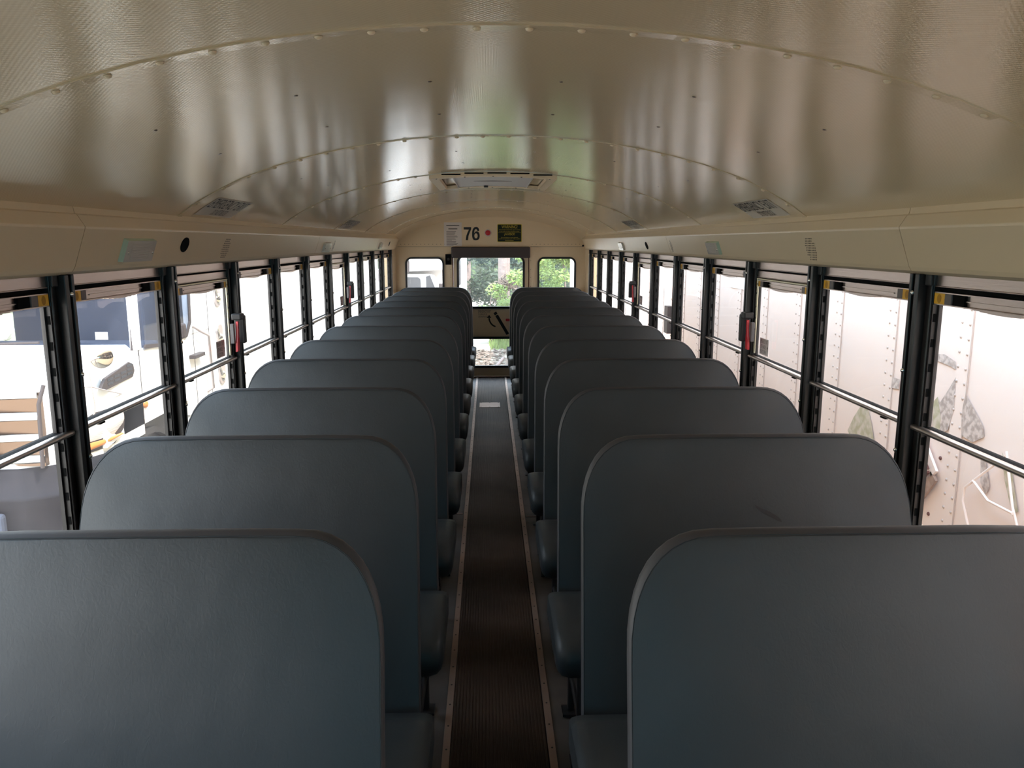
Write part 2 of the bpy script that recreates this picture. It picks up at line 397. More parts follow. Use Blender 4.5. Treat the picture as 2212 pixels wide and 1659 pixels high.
# coves (overhead side panels), split at the joints
CV = [(1.128, 1.712), (1.108, 1.709), (1.104, 1.688), (1.099, 1.686), (1.080, 1.655), (1.081, 1.649), (1.117, 1.549), (1.124, 1.538), (1.150, 1.529), (1.205, 1.529), (1.205, 1.712)]
def cove_piece(s, y0, y1, n):
    m = MB(); m.prism([(s * x, z) for x, z in CV], lambda a, b, t: (a, t, b), y0 + .0015, y1 - .0015)
    side = 'left' if s < 0 else 'right'
    return tag(m.build('trim_%d' % n, M['cove'], bevel=.0015), 'folded cream panel over the %s windows, %s' % (side, COVEL[n]), 'panel', kind='structure')
COVEL = {1: 'section nearest the camera', 2: 'section with a square lamp and a black round hole', 3: 'section with a small rounded lamp, behind the two long ones', 4: 'short last section at the rear wall',
         5: 'section nearest the camera', 6: 'long section with a lamp and a patch of punched holes', 7: 'section with a rounded lamp and an oval hole', 8: 'short last section at the rear wall'}
coves = {}
for s, js, b in ((-1, [Y0, 2.117, 5.02, 7.70, D], 1), (1, [Y0, 2.117, 4.94, 7.74, D], 5)):
    for k in range(4): coves[b + k] = cove_piece(s, js[k], js[k + 1], b + k)
def cove_pt(s, y, z, off=0.0):  # point on the slanting face of the cove
    t = (z - 1.649) / (1.549 - 1.649); x = 1.081 + t * (1.117 - 1.081)
    n = Vector((-.1, 0, -.036)).normalized()
    return Vector((s * (x + n.x * off), y, z + n.z * off))
def cove_m(s, y, z, off):
    p = cove_pt(s, y, z, off); up = Vector((s * -.036, 0, .1)).normalized(); r = Vector((0, 1 if s < 0 else -1, 0))
    return frame_mtx(p, r, up)
def ell(rx, ry, n=24): return [(rx * math.cos(2 * pi * k / n), ry * math.sin(2 * pi * k / n)) for k in range(n)]
# speaker cut-outs
for s, y, z, rx, par in ((-1, 2.83, 1.606, .035, 2), (1, 5.63, 1.592, .040, 7), (-1, 8.62, 1.60, .03, 4)):
    plate('speaker_hole', [ell(rx, .027)], .002, cove_m(s, y, z, .0015), M['black'], coves[par])
def perf(s, y, par, cols=7, rows=10):
    m = MB(); mm = cove_m(s, y, 1.595, .001)
    for i in range(cols):
        for j in range(rows):
            if (i in (0, cols - 1)) and j in (0, 1, rows - 2, rows - 1): continue
            c = mm @ Vector(((i - cols / 2) * .012 + (j % 2) * .006, (j - rows / 2) * .0085, 0)); nn = (mm.to_3x3() @ Vector((0, 0, 1)))
            m.cyl(c, nn, .0022, .0008, 6)
    m.build('punched_holes', M['greyink'], coves[par])
perf(1, 2.74, 6); perf(-1, 3.28, 2); perf(1, 4.86, 6, 4, 9); perf(-1, 5.55, 3, 4, 9)

# side walls below the windows, floor, mat, rear wall
for s, nm in ((-1, 'wall_left'), (1, 'wall_right')):
    m = MB(); m.box(s * 1.172, s * 1.24, Y0, D + .06, -.12, .80); m.box(s * 1.16, s * 1.172, Y0, D, .74, .80)
    m.box(s * 1.206, s * 1.24, Y0, D + .06, 1.527, 1.80); m.box(s * 1.195, s * 1.24, Y0, -.02, .80, 1.53)  # last box: unseen solid panel behind the camera, added to block side daylight
    m.box(s * 1.175, s * 1.24, 9.20, D + .06, .80, 1.53)
    tag(m.build(nm, M['rearpaint']), 'low cream side wall of the bus under the %s windows' % nm[5:], 'wall', kind='structure')
m = MB(); m.box(-1.172, 1.172, Y0, D, -.12, -.004)
tag(m.build('floor', M['floor']), 'worn grey brown bus floor under the seats', 'floor', kind='structure')
# cross seam strip and patches on floor
sm = MB(); sm.box(-1.1, -.19, 4.52, 4.53, -.004, 0.0); sm.box(.19, 1.1, 4.46, 4.47, -.004, 0.0)
tag(sm.build('trim_9', M['alustrip']), 'thin bright seam across the floor beside the aisle', 'floor trim', kind='structure')
m = MB(); n = 27; w0 = -.158; pitch = .316 / n; prof = [(w0, -.004)]
for i in range(n):
    x = w0 + i * pitch; prof += [(x + .0008, .001), (x + .0022, .0042), (x + pitch - .0045, .0042), (x + pitch - .003, .001)]
prof.append((.158, -.004))
m.prism(prof, lambda a, b, t: (a, t, b), Y0, D)
tag(m.build('aisle_mat', M['mat']), 'long ribbed dark rubber runner down the middle aisle', 'floor mat')
for s, nm in ((-1, 'left'), (1, 'right')):
    m = MB(); m.box(s * .159, s * .183, Y0, D, -.004, .0055)
    o = m.build('aisle_strip', M['alustrip'], bevel=.0015)
    tag(o, 'worn metal strip with screws along the %s edge of the aisle runner' % nm, 'floor strip', 'metal strips along the aisle')
    each('screw', lambda m, p: m.cyl(p, (0, 0, 1), .0035, .0012, 8), [(s * .171, 1.9 + .125 * k, .005) for k in range(60)], M['ink'], o)
m = MB(o=(-.022, 7.70, 0)); m.box(-.125, .081, 7.59, 7.82, .0042, .007)
o = tag(m.build('floor_plate', M['alustrip'], bevel=.001), 'small screwed rectangular cover plate on the aisle runner near the rear door', 'cover plate')
each('screw', lambda m, p: m.cyl(p, (0, 0, 1), .005, .0012, 8), [(x + .022, y - 7.70, .007) for x in (-.11, -.022, .066) for y in (7.603, 7.807)], M['ink'], o)

# rear wall
def YP(y): return frame_mtx((0, y, 0), (1, 0, 0), (0, 0, 1))   # 2D (x,z) at plane y, normal -Y
rim = [(-1.2, -.1), (1.2, -.1), (1.2, 1.70)] + [(x, z + .04) for x, z in reversed(full)] + [(-1.2, 1.70)]
doorhole = [(-.449, .005), (.449, .005), (.449, 1.545), (-.449, 1.545)]
lw = rrect(-.7825, 1.145, .435, .575, .065); rw = rrect(.7845, 1.145, .435, .575, .065)
rearw = plate('wall_rear', [rim, doorhole, lw, rw], .05, YP(D + .025), M['rearpaint'])
tag(rearw, 'cream painted rear wall around the emergency door', 'wall', kind='structure')
m = MB(); m.box(-1.1, -.47, D - .002, D, 1.563, 1.566); m.box(.47, 1.1, D - .002, D, 1.563, 1.566)
for i in range(46):
    x = -1.06 + i * .047
    if abs(x) > .48: m.dome((x, D - .0005, 1.592), (0, -1, 0), .004, .002, 8, 2)
for s in (-1, 1):
    for k in range(12): m.dome((s * .475, D - .0005, .3 + k * .1), (0, -1, 0), .004, .002, 8, 2)
m.build('seam_and_rivets', mat('rivet_brown', (0.22, 0.16, 0.11), 0.6), rearw)
# corner columns and arch flange
m = MB()
for s in (-1, 1): m.prism([(s * 1.125, 9.386), (s * 1.125, 9.36), (s * 1.158, 9.30), (s * 1.17, 9.145), (s * 1.20, 9.145), (s * 1.20, 9.386)], lambda a, b, t: (a, b, t), 0.0, 1.56)
vs = []; fs = []
for x, z in full: vs += [(x * .985, D, z - .075), (x * .985, D - .03, z - .055), (x, D - .20, z - .001)]
for i in range(len(full) - 1):
    for k in range(2): fs.append((i * 3 + k, i * 3 + k + 1, (i + 1) * 3 + k + 1, (i + 1) * 3 + k))
m.add(vs, fs, True)
tag(m.build('trim_10', M['rearpaint']), 'cream corner moulding where the roof and sides meet the rear wall', 'trim', kind='structure')

def rubber(name, cx, cz, w_, h_, r, y, parent, t=.022):
    return plate(name, [rrect(cx, cz, w_ + 2 * t, h_ + 2 * t, r + t), rrect(cx, cz, w_, h_, r)], .03, YP(y), M['rubber'], parent)
for k, (cx, lab) in enumerate(((-.7825, 'left'), (.7845, 'right'))):
    e = empty('window_%d' % (k + 40), (0, 0, 0), 'rounded fixed rear window with black rubber seal, %s of the emergency door' % lab, 'window', kind='structure')
    rubber('window_seal', cx, 1.145, .415, .555, .055, D - .003, e)
    plate('pane', [rrect(cx, 1.145, .42, .56, .06)], .004, YP(D + .01), M['rglass'], e)
door = plate('door_1', [[(-.443, .012), (.443, .012), (.443, 1.538), (-.443, 1.538)], rrect(0, 1.15, .775, .60, .07), rrect(0, .3075, .775, .345, .05)], .04, YP(D + .018), M['rearpaint'])
tag(door, 'cream rear emergency door with an upper and a lower window', 'door', kind='structure')
rubber('window_seal', 0, 1.15, .755, .58, .06, D - .006, door, .026); rubber('window_seal', 0, .3075, .755, .325, .04, D - .006, door, .026)
plate('pane', [rrect(0, 1.15, .77, .59, .06)], .004, YP(D + .012), M['rglass'], door); plate('pane', [rrect(0, .3075, .77, .34, .05)], .004, YP(D + .012), M['rglass'], door)
plate('door_gasket', [[(-.455, .002), (.455, .002), (.455, 1.548), (-.455, 1.548)], [(-.444, .011), (.444, .011), (.444, 1.539), (-.444, 1.539)]], .012, YP(D - .003), M['rust'], door)
m = MB()
m.tube([(.245, D - .022, .60), (.245, D - .022, .69)], .014, 10); m.box(.176, .255, D - .03, D, .683, .712)
m.build('door_handle', M['red'], door, bevel=.003)
# lettering and diagram on the door
text_mesh([('EMERGENCY EXIT', .030, -.155, .785, .15, 'l'), ('TO OPEN LIFT UP', .019, -.155, .756, .105, 'l'), ('LEVER AND PUSH OUT', .018, -.155, .728, .115, 'l')], 'lettering', M['greyink'], YP(D - .0035), door)
dm = YP(D - .0035); m = MB()
def quad(a, b, w_):
    a = Vector(a); b = Vector(b); d = (b - a).normalized(); n_ = Vector((-d.y, d.x)) * w_ / 2
    return [a - n_, b - n_, b + n_, a + n_]
def addpoly(m, pts, y=D - .0035): m.add([(p[0], y, p[1]) for p in pts], [tuple(range(len(pts)))])
addpoly(m, quad((.045, .79), (.062, .762), .038)); addpoly(m, quad((.066, .755), (.20, .525), .036))
arc = [Vector((.075 + .10 * -math.cos(math.radians(a)), .73 - .115 * math.sin(math.radians(a)))) for a in range(5, 80, 8)]
for a, b in zip(arc, arc[1:]): addpoly(m, quad(a, b, .018))
addpoly(m, [(-.052, .722), (.002, .722), (-.022, .758)])
m.build('diagram', M['ink'], door)

# things on the rear wall
m = MB(o=(0, D - .03, 1.499)); m.box(-.465, .465, D - .062, D - .001, 1.434, 1.563)
tag(m.build('padded_header', M['brown'], bevel=.012), 'dark brown padded bar over the rear emergency door', 'padded bar')
m = MB(o=(-.50, D - .03, 1.41)); m.box(-.535, -.468, D - .05, D - .001, 1.355, 1.478); o = tag(m.build('buzzer_box', M['black'], bevel=.003), 'small black box beside the left end of the padded bar', 'box')
m = MB(o=(-.50, D - .03, 1.41)); m.cyl((-.5, D - .05, 1.42), (0, -1, 0), .016, .004, 14); m.build('button', M['darkcap'], o)
WY = D - .002
def flat(name, x0, x1, z0, z1, mt, y=None, parent=None, th=.0015, r=.004):
    o_ = plate(name, [rrect((x0 + x1) / 2, (z0 + z1) / 2, x1 - x0, z1 - z0, r)], th, YP(WY if y is None else y), mt, parent); return o_
o = flat('notice_sheet', -.549, -.340, 1.569, 1.846, M['paper'], D - .0012, r=.002)
tag(o, 'white printed notice sheet taped left of the number 76', 'notice')
m = MB()
ln = [(.03, .80, .007), (.065, .55, .012)] + [(.10 + i * .0125, random.uniform(.35, .80), .0045) for i in range(14)]
for i, (dz, wd, h) in enumerate(ln):
    cx = -.4445; z = 1.842 - dz
    if i < 2: x0, x1 = cx - .095 * wd, cx + .095 * wd
    else: x0 = -.521; x1 = x0 + .17 * wd
    addpoly(m, [(x0, z - h), (x1, z - h), (x1, z), (x0, z)], D - .0028)
m.build('print_lines', M['greyink'], o)
def chaikin(p, n=2):
    for _ in range(n):
        q = []
        for a, b in zip(p, p[1:] + p[:1]): q += [(a[0] * .75 + b[0] * .25, a[1] * .75 + b[1] * .25), (a[0] * .25 + b[0] * .75, a[1] * .25 + b[1] * .75)]
        p = q
    return p
def dig(pts, x0): return [(x0 + px * .088, 1.640 + pz * .150) for px, pz in pts]
seven = [(0, 1), (1, 1), (1, .85), (.80, .60), (.62, .32), (.54, 0), (.25, 0), (.34, .34), (.52, .62), (.70, .82), (0, .82)]
six = chaikin([(.97, .70), (.92, .88), (.76, 1.0), (.5, 1.02), (.22, .97), (.05, .78), (-.01, .5), (.02, .2), (.18, .02), (.5, -.02), (.82, .03), (.99, .18), (1.02, .35), (.97, .54), (.8, .67), (.57, .69), (.38, .63), (.27, .50), (.28, .66), (.35, .80), (.50, .86), (.64, .83), (.70, .70)])
o = plate('number_decal', [dig(seven, -.317), dig(six, -.219), dig([(.52 + .22 * math.cos(a * pi / 12), .335 + .20 * math.sin(a * pi / 12)) for a in range(24)], -.219)], .001, YP(D - .002), M['ink'])
tag(o, 'large black number 76 on the rear wall', 'number')
e = empty('warning_lamp', (-.033, D, 1.725), 'round red button lamp with white ring right of the number 76', 'lamp')
m = MB(o=(-.033, D, 1.725)); m.cyl((-.033, D - .001, 1.725), (0, -1, 0), .041, .008, 28, .037); m.build('ring', M['sticker'], e)
m = MB(o=(-.033, D, 1.725)); m.dome((-.033, D - .009, 1.725), (0, -1, 0), .031, .012, 24, 4); m.build('lens', M['red'], e)
o = flat('warning_sign', .077, .366, 1.618, 1.827, M['signyellow'], D - .0012, r=.012)
tag(o, 'dark green WARNING and AVISO sign with yellow rim at the rear', 'sign')
flat('sign_face', .084, .359, 1.625, 1.820, M['signgreen'], D - .0030, o, r=.009)
ym = YP(D - .0045)
text_mesh([('WARNING!', .036, .2215, 1.777, .185, 'c'), ('Your activities on this vehicle may be recorded', .010, .2215, 1.756, .25, 'c'), ('by the audio and video surveillance system.', .010, .2215, 1.737, .235, 'c'),
           ('\u00a1AVISO!', .034, .2215, 1.690, .125, 'c'), ('Sus actividades en este veh\u00edculo', .010, .2215, 1.668, .20, 'c'), ('pueden ser grabadas por video y audio.', .010, .2215, 1.650, .25, 'c'), ('', .007, 0, 0, 0, 'c')][:6], 'lettering', M['signyellow'], ym, o)
m = MB(); addpoly(m, [(.09, 1.730), (.353, 1.730), (.353, 1.732), (.09, 1.732)], D - .0045); addpoly(m, [(.17, 1.634), (.27, 1.634), (.27, 1.638), (.17, 1.638)], D - .0045); m.build('rule_lines', M['signyellow'], o)
m = MB(o=(1.09, D, 1.58)); m.cyl((1.093, D - .001, 1.577), (0, -1, 0), .012, .02, 12); tag(m.build('plug_socket', M['ink']), 'tiny black socket high on the rear wall beside the right cove', 'socket')

# ------------------------------------------------------------------ window posts
def make_post(s, label):
    e = empty('trim_11', (0, 0, 0), label, 'window post', kind='structure')
    m = MB(); m.box(s * 1.160, s * 1.183, -.054, .054, .795, 1.530)
    m.box(s * 1.155, s * 1.160, -.054, -.046, .795, 1.53); m.box(s * 1.155, s * 1.160, .046, .054, .795, 1.53)
    m.box(s * 1.134, s * 1.160, -.024, -.004, .795, 1.530); m.box(s * 1.134, s * 1.160, .010, .024, .795, 1.53)
    m.build('post_body', M['dark'], e, bevel=.002)
    m = MB(); m.box(s * 1.138, s * 1.150, -.004, -.001, .80, 1.528); m.build('bright_channel', M['steel'], e)
    m = MB(); m.box(s * 1.150, s * 1.162, -.054, -.026, 1.500, 1.531); m.box(s * 1.150, s * 1.162, .026, .054, 1.500, 1.531); m.build('end_cap', M['darkcap'], e, bevel=.003)
    each('screw', lambda m, p: m.dome(p, (-s, 0, 0), .007, .005, 12, 3), [(s * 1.134, .017 if z < 1.4 else .003, z) for z in (1.478, 1.26, 1.03, .88)], M['chrome'], e)
    return e
ORD = ['nearest', 'second', 'third', 'fourth', 'fifth', 'sixth', 'seventh', 'eighth', 'ninth', 'tenth', 'eleventh', 'twelfth']
def ordn(i): return ORD[i]
tn = 11
for s, nm in ((-1, 'left'), (1, 'right')):
    proto = None
    for i in range(-4, 11):
        vis = i >= 0
        lab = 'dark window post, %s from the camera on the %s side' % (ordn(i), nm) if vis else 'dark window post on the %s side, beside the camera or behind it' % nm
        o = make_post(s, lab) if proto is None else copy_tree(proto)
        proto = proto or o
        o.name = 'trim_%d' % tn; tn += 1; o.location = (0, PY + W * i, 0); o['label'] = lab

# ------------------------------------------------------------------ side windows
def make_window(s, exit_):
    e = empty('window_9', (0, 0, 0), '', 'window', kind='structure')
    a, b = .050, .650
    m = MB(); m.box(s * 1.168, s * 1.20, a, b, 1.4975, 1.532); m.box(s * 1.164, s * 1.168, a, b, 1.4975, 1.501)
    if exit_: m.box(s * 1.168, s * 1.20, a, b, 1.462, 1.491); m.box(s * 1.164, s * 1.168, a, b, 1.462, 1.465)
    m.build('header_panel', M['alu'], e, bevel=.0012)
    zt = 1.485 if not exit_ else 1.451; h = .034 if not exit_ else .030
    m = MB(); m.box(s * 1.178, s * 1.205, a, b, zt, 1.4975); m.build('gap_seal', M['black'], e)
    m = MB()
    m.box(s * 1.163, s * 1.184, a + .006, b - .006, zt - .003, zt); m.box(s * 1.163, s * 1.184, a + .006, b - .006, zt - h, zt - h + .003)
    m.box(s * 1.174, s * 1.184, a + .006, b - .006, zt - h, zt); m.box(s * 1.170, s * 1.175, a + .12, b - .10, zt - h + .014, zt - h + .017)
    L = .5 * (a + b)
    for k in range(8):
        y0 = L - .12 + k * .03; dz = .006 * math.sin(pi * (k + .5) / 8); m.box(s * 1.160, s * 1.176, y0, y0 + .03, zt - h - dz, zt - h + .002)
    m.build('sash_rail', M['alu'], e)
    for y0, y1, g0, g1 in ((a + .008, a + .055, a + .055, a + .085), (b - .055, b - .008, b - .085, b - .055)):
        m = MB(); m.box(s * 1.162, s * 1.180, y0, y1, zt - h + .003, zt - .003)
        m.k = 1; cy = (y0 + y1) / 2; c = Vector((s * 1.1615, cy, zt - h / 2))
        m.add([c + Vector((0, .010 * math.cos(2 * pi * k / 16), .012 * math.sin(2 * pi * k / 16))) for k in range(16)], [tuple(range(16))])
        m.build('latch', [M['yellow'], M['yellowdark']], e)
        m = MB(); m.box(s * 1.1615, s * 1.178, g0, g1, zt - h + .003, zt - .003); m.build('latch_block', M['grey'], e, bevel=.002)
    m = MB(); m.box(s * 1.166, s * 1.177, b - .135, b - .085, zt - h + .003, zt - .003); m.build('pull_recess_shade', M['black'], e)  # black block stands in for the shade inside the pull recess
    # jamb channels with notches
    m = MB()
    for y0, y1 in ((a, a + .010), (b - .010, b)): m.box(s * 1.160, s * 1.183, y0, y1, .80, zt - h)
    m.box(s * 1.172, s * 1.182, a + .010, a + .018, .80, zt - h); m.box(s * 1.172, s * 1.182, b - .018, b - .010, .80, zt - h)
    m.build('side_channel', M['dark'], e)
    m = MB()
    for k in range(9):
        z = .86 + k * .068
        if z < zt - h - .03: m.box(s * 1.162, s * 1.170, b - .0115, b - .0095, z, z + .022)
    m.build('channel_slots', M['black'], e)
    # middle rail
    m = MB(); prof = [(1.166, -.003), (1.152, -.003), (1.146, .001), (1.1445, .006), (1.1465, .011), (1.152, .013), (1.166, .013)]
    zr = 1.103
    m.prism([(s * x, z + zr) for x, z in prof], lambda p, q, t: (p, t, q), a - .020, b + .022 if not exit_ else b + .010)
    m.build('middle_rail', M['rail'], e, bevel=.0015)
    m = MB(); m.box(s * 1.150, s * 1.160, a + .07, a + .10, 1.0955, 1.100); m.box(s * 1.163, s * 1.187, a, b, 1.106, 1.1165); m.build('rail_seal', M['black'], e)
    m = MB(); m.box(s * 1.176, s * 1.179, a + .010, b - .010, 1.112, zt - h + .003); m.build('pane', M['glass'], e)
    m = MB(); m.box(s * 1.184, s * 1.187, a + .010, b - .010, .80, 1.108); m.build('pane', M['glass'], e)
    if exit_:
        m = MB(); m.box(s * 1.160, s * 1.166, b - .030, b - .016, 1.125, 1.455); m.box(s * 1.158, s * 1.168, a + .004, b - .016, 1.4525, 1.460)
        m.build('hinge_strip', M['brass'], e, bevel=.002)
        m = MB()
        for z in (1.17, 1.23, 1.28, 1.33, 1.39, 1.43): m.box(s * 1.1585, s * 1.160, b - .026, b - .020, z, z + .007)
        m.build('strip_slots', M['ink'], e)
    return e
wn_ = 3
for s, nm in ((-1, 'left'), (1, 'right')):
    pr = {}
    for i in range(-1, 10):
        ex = i in (1, 5); bay = i + 1
        if ex not in pr: o = pr[ex] = make_window(s, ex)
        else: o = copy_tree(pr[ex])
        o.location = (0, PY + W * i, 0); o.name = 'window_%d' % wn_; wn_ += 1
        o['label'] = '%s %s side window, %s from the camera' % ('aluminium emergency exit' if ex else 'aluminium sash', nm, ordn(bay))

# emergency release handles on the posts past the exit windows
def make_handle(s):
    e = empty('release_handle', (0, 0, 0), '', 'handle', 'emergency window release handles')
    m = MB(); prof = []
    m.box(s * 1.092, s * 1.135, -.026, .026, 1.284, 1.312); m.box(s * 1.090, s * 1.135, .010, .040, 1.180, 1.302)
    m.build('housing', M['handlebk'], e, bevel=.006)
    m = MB(); pts = [(1.108, 1.278, .007), (1.109, 1.24, .008), (1.110, 1.215, .009), (1.111, 1.195, .014), (1.113, 1.148, .014)]
    for (x0, z0, w0_), (x1, z1, w1_) in zip(pts, pts[1:]):
        c = -.014
        m.add([(s * x0, c - w0_, z0), (s * x0, c + w0_, z0), (s * x1, c + w1_, z1), (s * x1, c - w1_, z1),
               (s * (x0 + .009), c - w0_, z0), (s * (x0 + .009), c + w0_, z0), (s * (x1 + .009), c + w1_, z1), (s * (x1 + .009), c - w1_, z1)],
              [(0, 1, 2, 3), (7, 6, 5, 4), (0, 4, 5, 1), (1, 5, 6, 2), (2, 6, 7, 3), (3, 7, 4, 0)])
    m.build('lever', M['red'], e)
    m = MB(); m.box(s * 1.12, s * 1.135, -.045, -.028, 1.185, 1.270); m.build('bracket', M['grey'], e, bevel=.002)
    return e
for s, nm in ((-1, 'left'), (1, 'right')):
    p = make_handle(s)
    for k, y in enumerate((3.417, 6.217)):
        o = p if k == 0 else copy_tree(p); o.location = (0, y, 0)
        o['label'] = 'black emergency release with red lever on the %s wall, %s' % (nm, 'nearer one' if k == 0 else 'farther one')
    for k, y in enumerate((3.355, 6.155)):
        r = Vector((0, 1 if s < 0 else -1, 0)); mx = frame_mtx((s * 1.1745, y, 1.165), r, (0, 0, 1))
        st = plate('exit_sticker', [rrect(0, 0, .105, .072, .003)], .001, mx, M['sticker'])
        tag(st, 'grey EMERGENCY EXIT LIFT HANDLE sticker on the %s exit window, %s' % ('nearer' if k == 0 else 'farther', nm + ' side'), 'sticker', 'exit window stickers')
        m2 = frame_mtx((s * 1.1738, y, 1.165), r, (0, 0, 1))
        text_mesh([('EMERGENCY EXIT', .016, -.046, .014, .086, 'l'), ('LIFT HANDLE', .016, -.040, -.009, .062, 'l'), ('PUSH TO OPEN', .016, -.046, -.031, .072, 'l')], 'lettering', M['ink'], m2, st)
        m = MB()
        for q in ([(.038, -.004), (.049, -.004), (.0435, .008)], [(.042, -.018), (.045, -.018), (.045, -.004), (.042, -.004)]): m.add([m2 @ Vector((a_, b_, 0)) for a_, b_ in q], [tuple(range(len(q)))])
        m.build('arrow', M['ink'], st)

# EMERGENCY EXIT stickers on the roof lining over the exit windows
def roof_sticker(s, ya, yb, xa, xb, nm, k):
    # ya: near Y, yb: far Y ; xa: inner |x| , xb: outer |x|
    def P(u, v, off):   # u 0..1 reading direction, v 0..1 upwards
        x = xb + (xa - xb) * v; y = (ya + (yb - ya) * u) if s < 0 else (yb + (ya - yb) * u)
        n_ = archn(x); return Vector((s * (x + n_.x * off), y, archz(x) + n_.z * off))
    m = MB(); N = 5; vs = []; fs = []
    for j in range(N + 1): vs += [P(0, j / N, .0012), P(1, j / N, .0012)]
    for j in range(N): fs.append((2 * j, 2 * j + 1, 2 * j + 3, 2 * j + 2))
    m.add(vs, fs); st = m.build('roof_sticker', M['clearsticker'])
    tag(st, 'EMERGENCY EXIT DO NOT BLOCK sticker on the roof lining, %s side, %s' % (nm, k), 'sticker', 'emergency exit stickers on the roof lining')
    vs = []; fs = []
    for (body, v0, v1, u0, u1) in (('EMERGENCY EXIT', .43, .96, .03, .97), ('DO NOT BLOCK', .08, .36, .33, .72)):
        cu = bpy.data.curves.new('t', 'FONT'); cu.body = body; cu.size = 1; cu.resolution_u = 3
        ob = bpy.data.objects.new('t', cu); COL.objects.link(ob); dg = bpy.context.evaluated_depsgraph_get()
        me = bpy.data.meshes.new_from_object(ob.evaluated_get(dg)); xs = [v.co.x for v in me.vertices]; zs = [v.co.y for v in me.vertices]
        b_ = len(vs)
        for v in me.vertices:
            vs.append(tuple(P(u0 + (u1 - u0) * (v.co.x - min(xs)) / (max(xs) - min(xs)), v0 + (v1 - v0) * (v.co.y - min(zs)) / (max(zs) - min(zs)), .0024)))
        fs += [tuple(b_ + i for i in p.vertices) for p in me.polygons]
        bpy.data.objects.remove(ob); bpy.data.curves.remove(cu); bpy.data.meshes.remove(me)
    me = bpy.data.meshes.new('lettering'); me.from_pydata(vs, [], fs); me.materials.append(M['ink']); t = bpy.data.objects.new('lettering', me); COL.objects.link(t); t.parent = st
for s, nm in ((-1, 'left'), (1, 'right')):
    roof_sticker(s, 2.935, 3.345, 1.000, 1.095, nm, 'nearer one'); roof_sticker(s, 5.70, 6.16, 1.005, 1.095, nm, 'farther one')

# dome lamps on the coves
def lamp(s, y, z, w_, h_, big, label):
    e = empty('cove_lamp', (0, 0, 0), label, 'lamp', 'small cove lamps')
    n_ = Vector((s * -.1, 0, -.036)).normalized()
    def ring(off, dw): 
        mm = cove_m(s, y, z, off); return [mm @ Vector((a_, b_, 0)) for a_, b_ in rrect(0, 0, w_ - dw, h_ - dw, .004 if big else .014, 4)]
    A = ring(0, 0); B = ring(.014, .006); n = len(A)
    m = MB(); m.add(A + B, [(i, (i + 1) % n, n + (i + 1) % n, n + i) for i in range(n)]); m.build('housing', M['lensgreen'] if big else M['lens'], e)
    m = MB(); m.add(B, [tuple(range(n))])
    mm = cove_m(s, y, z, .0145)
    k = 0; h0 = -h_ / 2 + .012
    while h0 < h_ / 2 - .012:
        q = [(-w_ * .32, h0), (w_ * .30, h0), (w_ * .30, h0 + .0016), (-w_ * .32, h0 + .0016)]
        P_ = [mm @ Vector((a_, b_, 0)) for a_, b_ in q]; m.k = 0; m.add(P_ + [p + n_ * .0015 for p in P_], [(4, 5, 6, 7), (0, 1, 5, 4), (2, 3, 7, 6)]); h0 += .0042
    m.build('ribbed_lens', M['lens'], e)
    each('screw', lambda m, p: m.dome(p, n_, .004, .003, 8, 2), [mm @ Vector((w_ * u, -.004, 0)) for u in (-.40, .42)], M['chrome'], e)
lamp(-1, 2.455, 1.592, .205, .072, True, 'square clear lamp on the left cove, nearest the camera')
lamp(1, 3.935, 1.588, .205, .068, True, 'square clear lamp on the right cove, nearest the camera')
lamp(-1, 5.30, 1.584, .20, .068, False, 'rounded clear lamp on the left cove beyond the joint')
lamp(1, 6.70, 1.583, .20, .068, False, 'rounded clear lamp on the right cove beyond the joint')
lamp(-1, 7.93, 1.583, .17, .066, False, 'rounded clear lamp on the last short section of the left cove')

# roof hatch
HX = .335; e = empty('roof_hatch', (0, 4.65, 1.97), 'shallow cream roof hatch frame with grips in the middle of the ceiling', 'roof hatch')
O = Vector((0, 4.65, 1.97))
m = MB(o=O); 
def hz(x): return archz(x) - .012
vs = []; fs = []; N = 16
for (dy, dn) in ((4.205, .0), (4.215, -.030), (4.30, -.030), (4.31, -.010)):
    pass
def strip(m, y0, y1, x0, x1, drop0, drop1=None):
    n = 12; drop1 = drop0 if drop1 is None else drop1
    vs = []
    for i in range(n + 1):
        x = x0 + (x1 - x0) * i / n; vs += [(x, y0, archz(x) - drop0), (x, y1, archz(x) - drop1)]
    m.add(vs, [(2 * i, 2 * i + 1, 2 * i + 3, 2 * i + 2) for i in range(n)])
strip(m, 4.215, 4.220, -HX, HX, .0, .022); strip(m, 4.220, 4.30, -HX, HX, .022); strip(m, 4.30, 4.305, -HX + .04, HX - .04, .022, .004)
strip(m, 5.06, 5.135, -HX, HX, .022); strip(m, 5.055, 5.06, -HX + .04, HX - .04, .004, .022); strip(m, 5.135, 5.14, -HX, HX, .022, .0)
for sx_ in (-1, 1):
    strip(m, 4.30, 5.06, sx_ * (HX - .05), sx_ * HX, .022)
    m.add([(sx_ * HX, 4.22, archz(HX) - .022), (sx_ * HX, 5.135, archz(HX) - .022), (sx_ * HX, 5.135, archz(HX)), (sx_ * HX, 4.22, archz(HX))], [(0, 1, 2, 3)])
    m.add([(sx_ * (HX - .05), 4.30, archz(HX) - .022), (sx_ * (HX - .05), 5.06, archz(HX) - .022), (sx_ * (HX - .05), 5.06, archz(HX) - .002), (sx_ * (HX - .05), 4.30, archz(HX) - .002)], [(0, 1, 2, 3)])
m.build('hatch_frame', M['rearpaint'], e)
m = MB(o=O); strip(m, 4.30, 5.06, -HX + .12, HX - .12, .018); 
for sx_ in (-1, 1): m.box(sx_ * (HX - .125), sx_ * (HX - .12), 4.30, 5.06, archz(.2) - .024, archz(.2) - .002)
m.build('hatch_lid', M['sticker'], e)
m = MB(o=O)
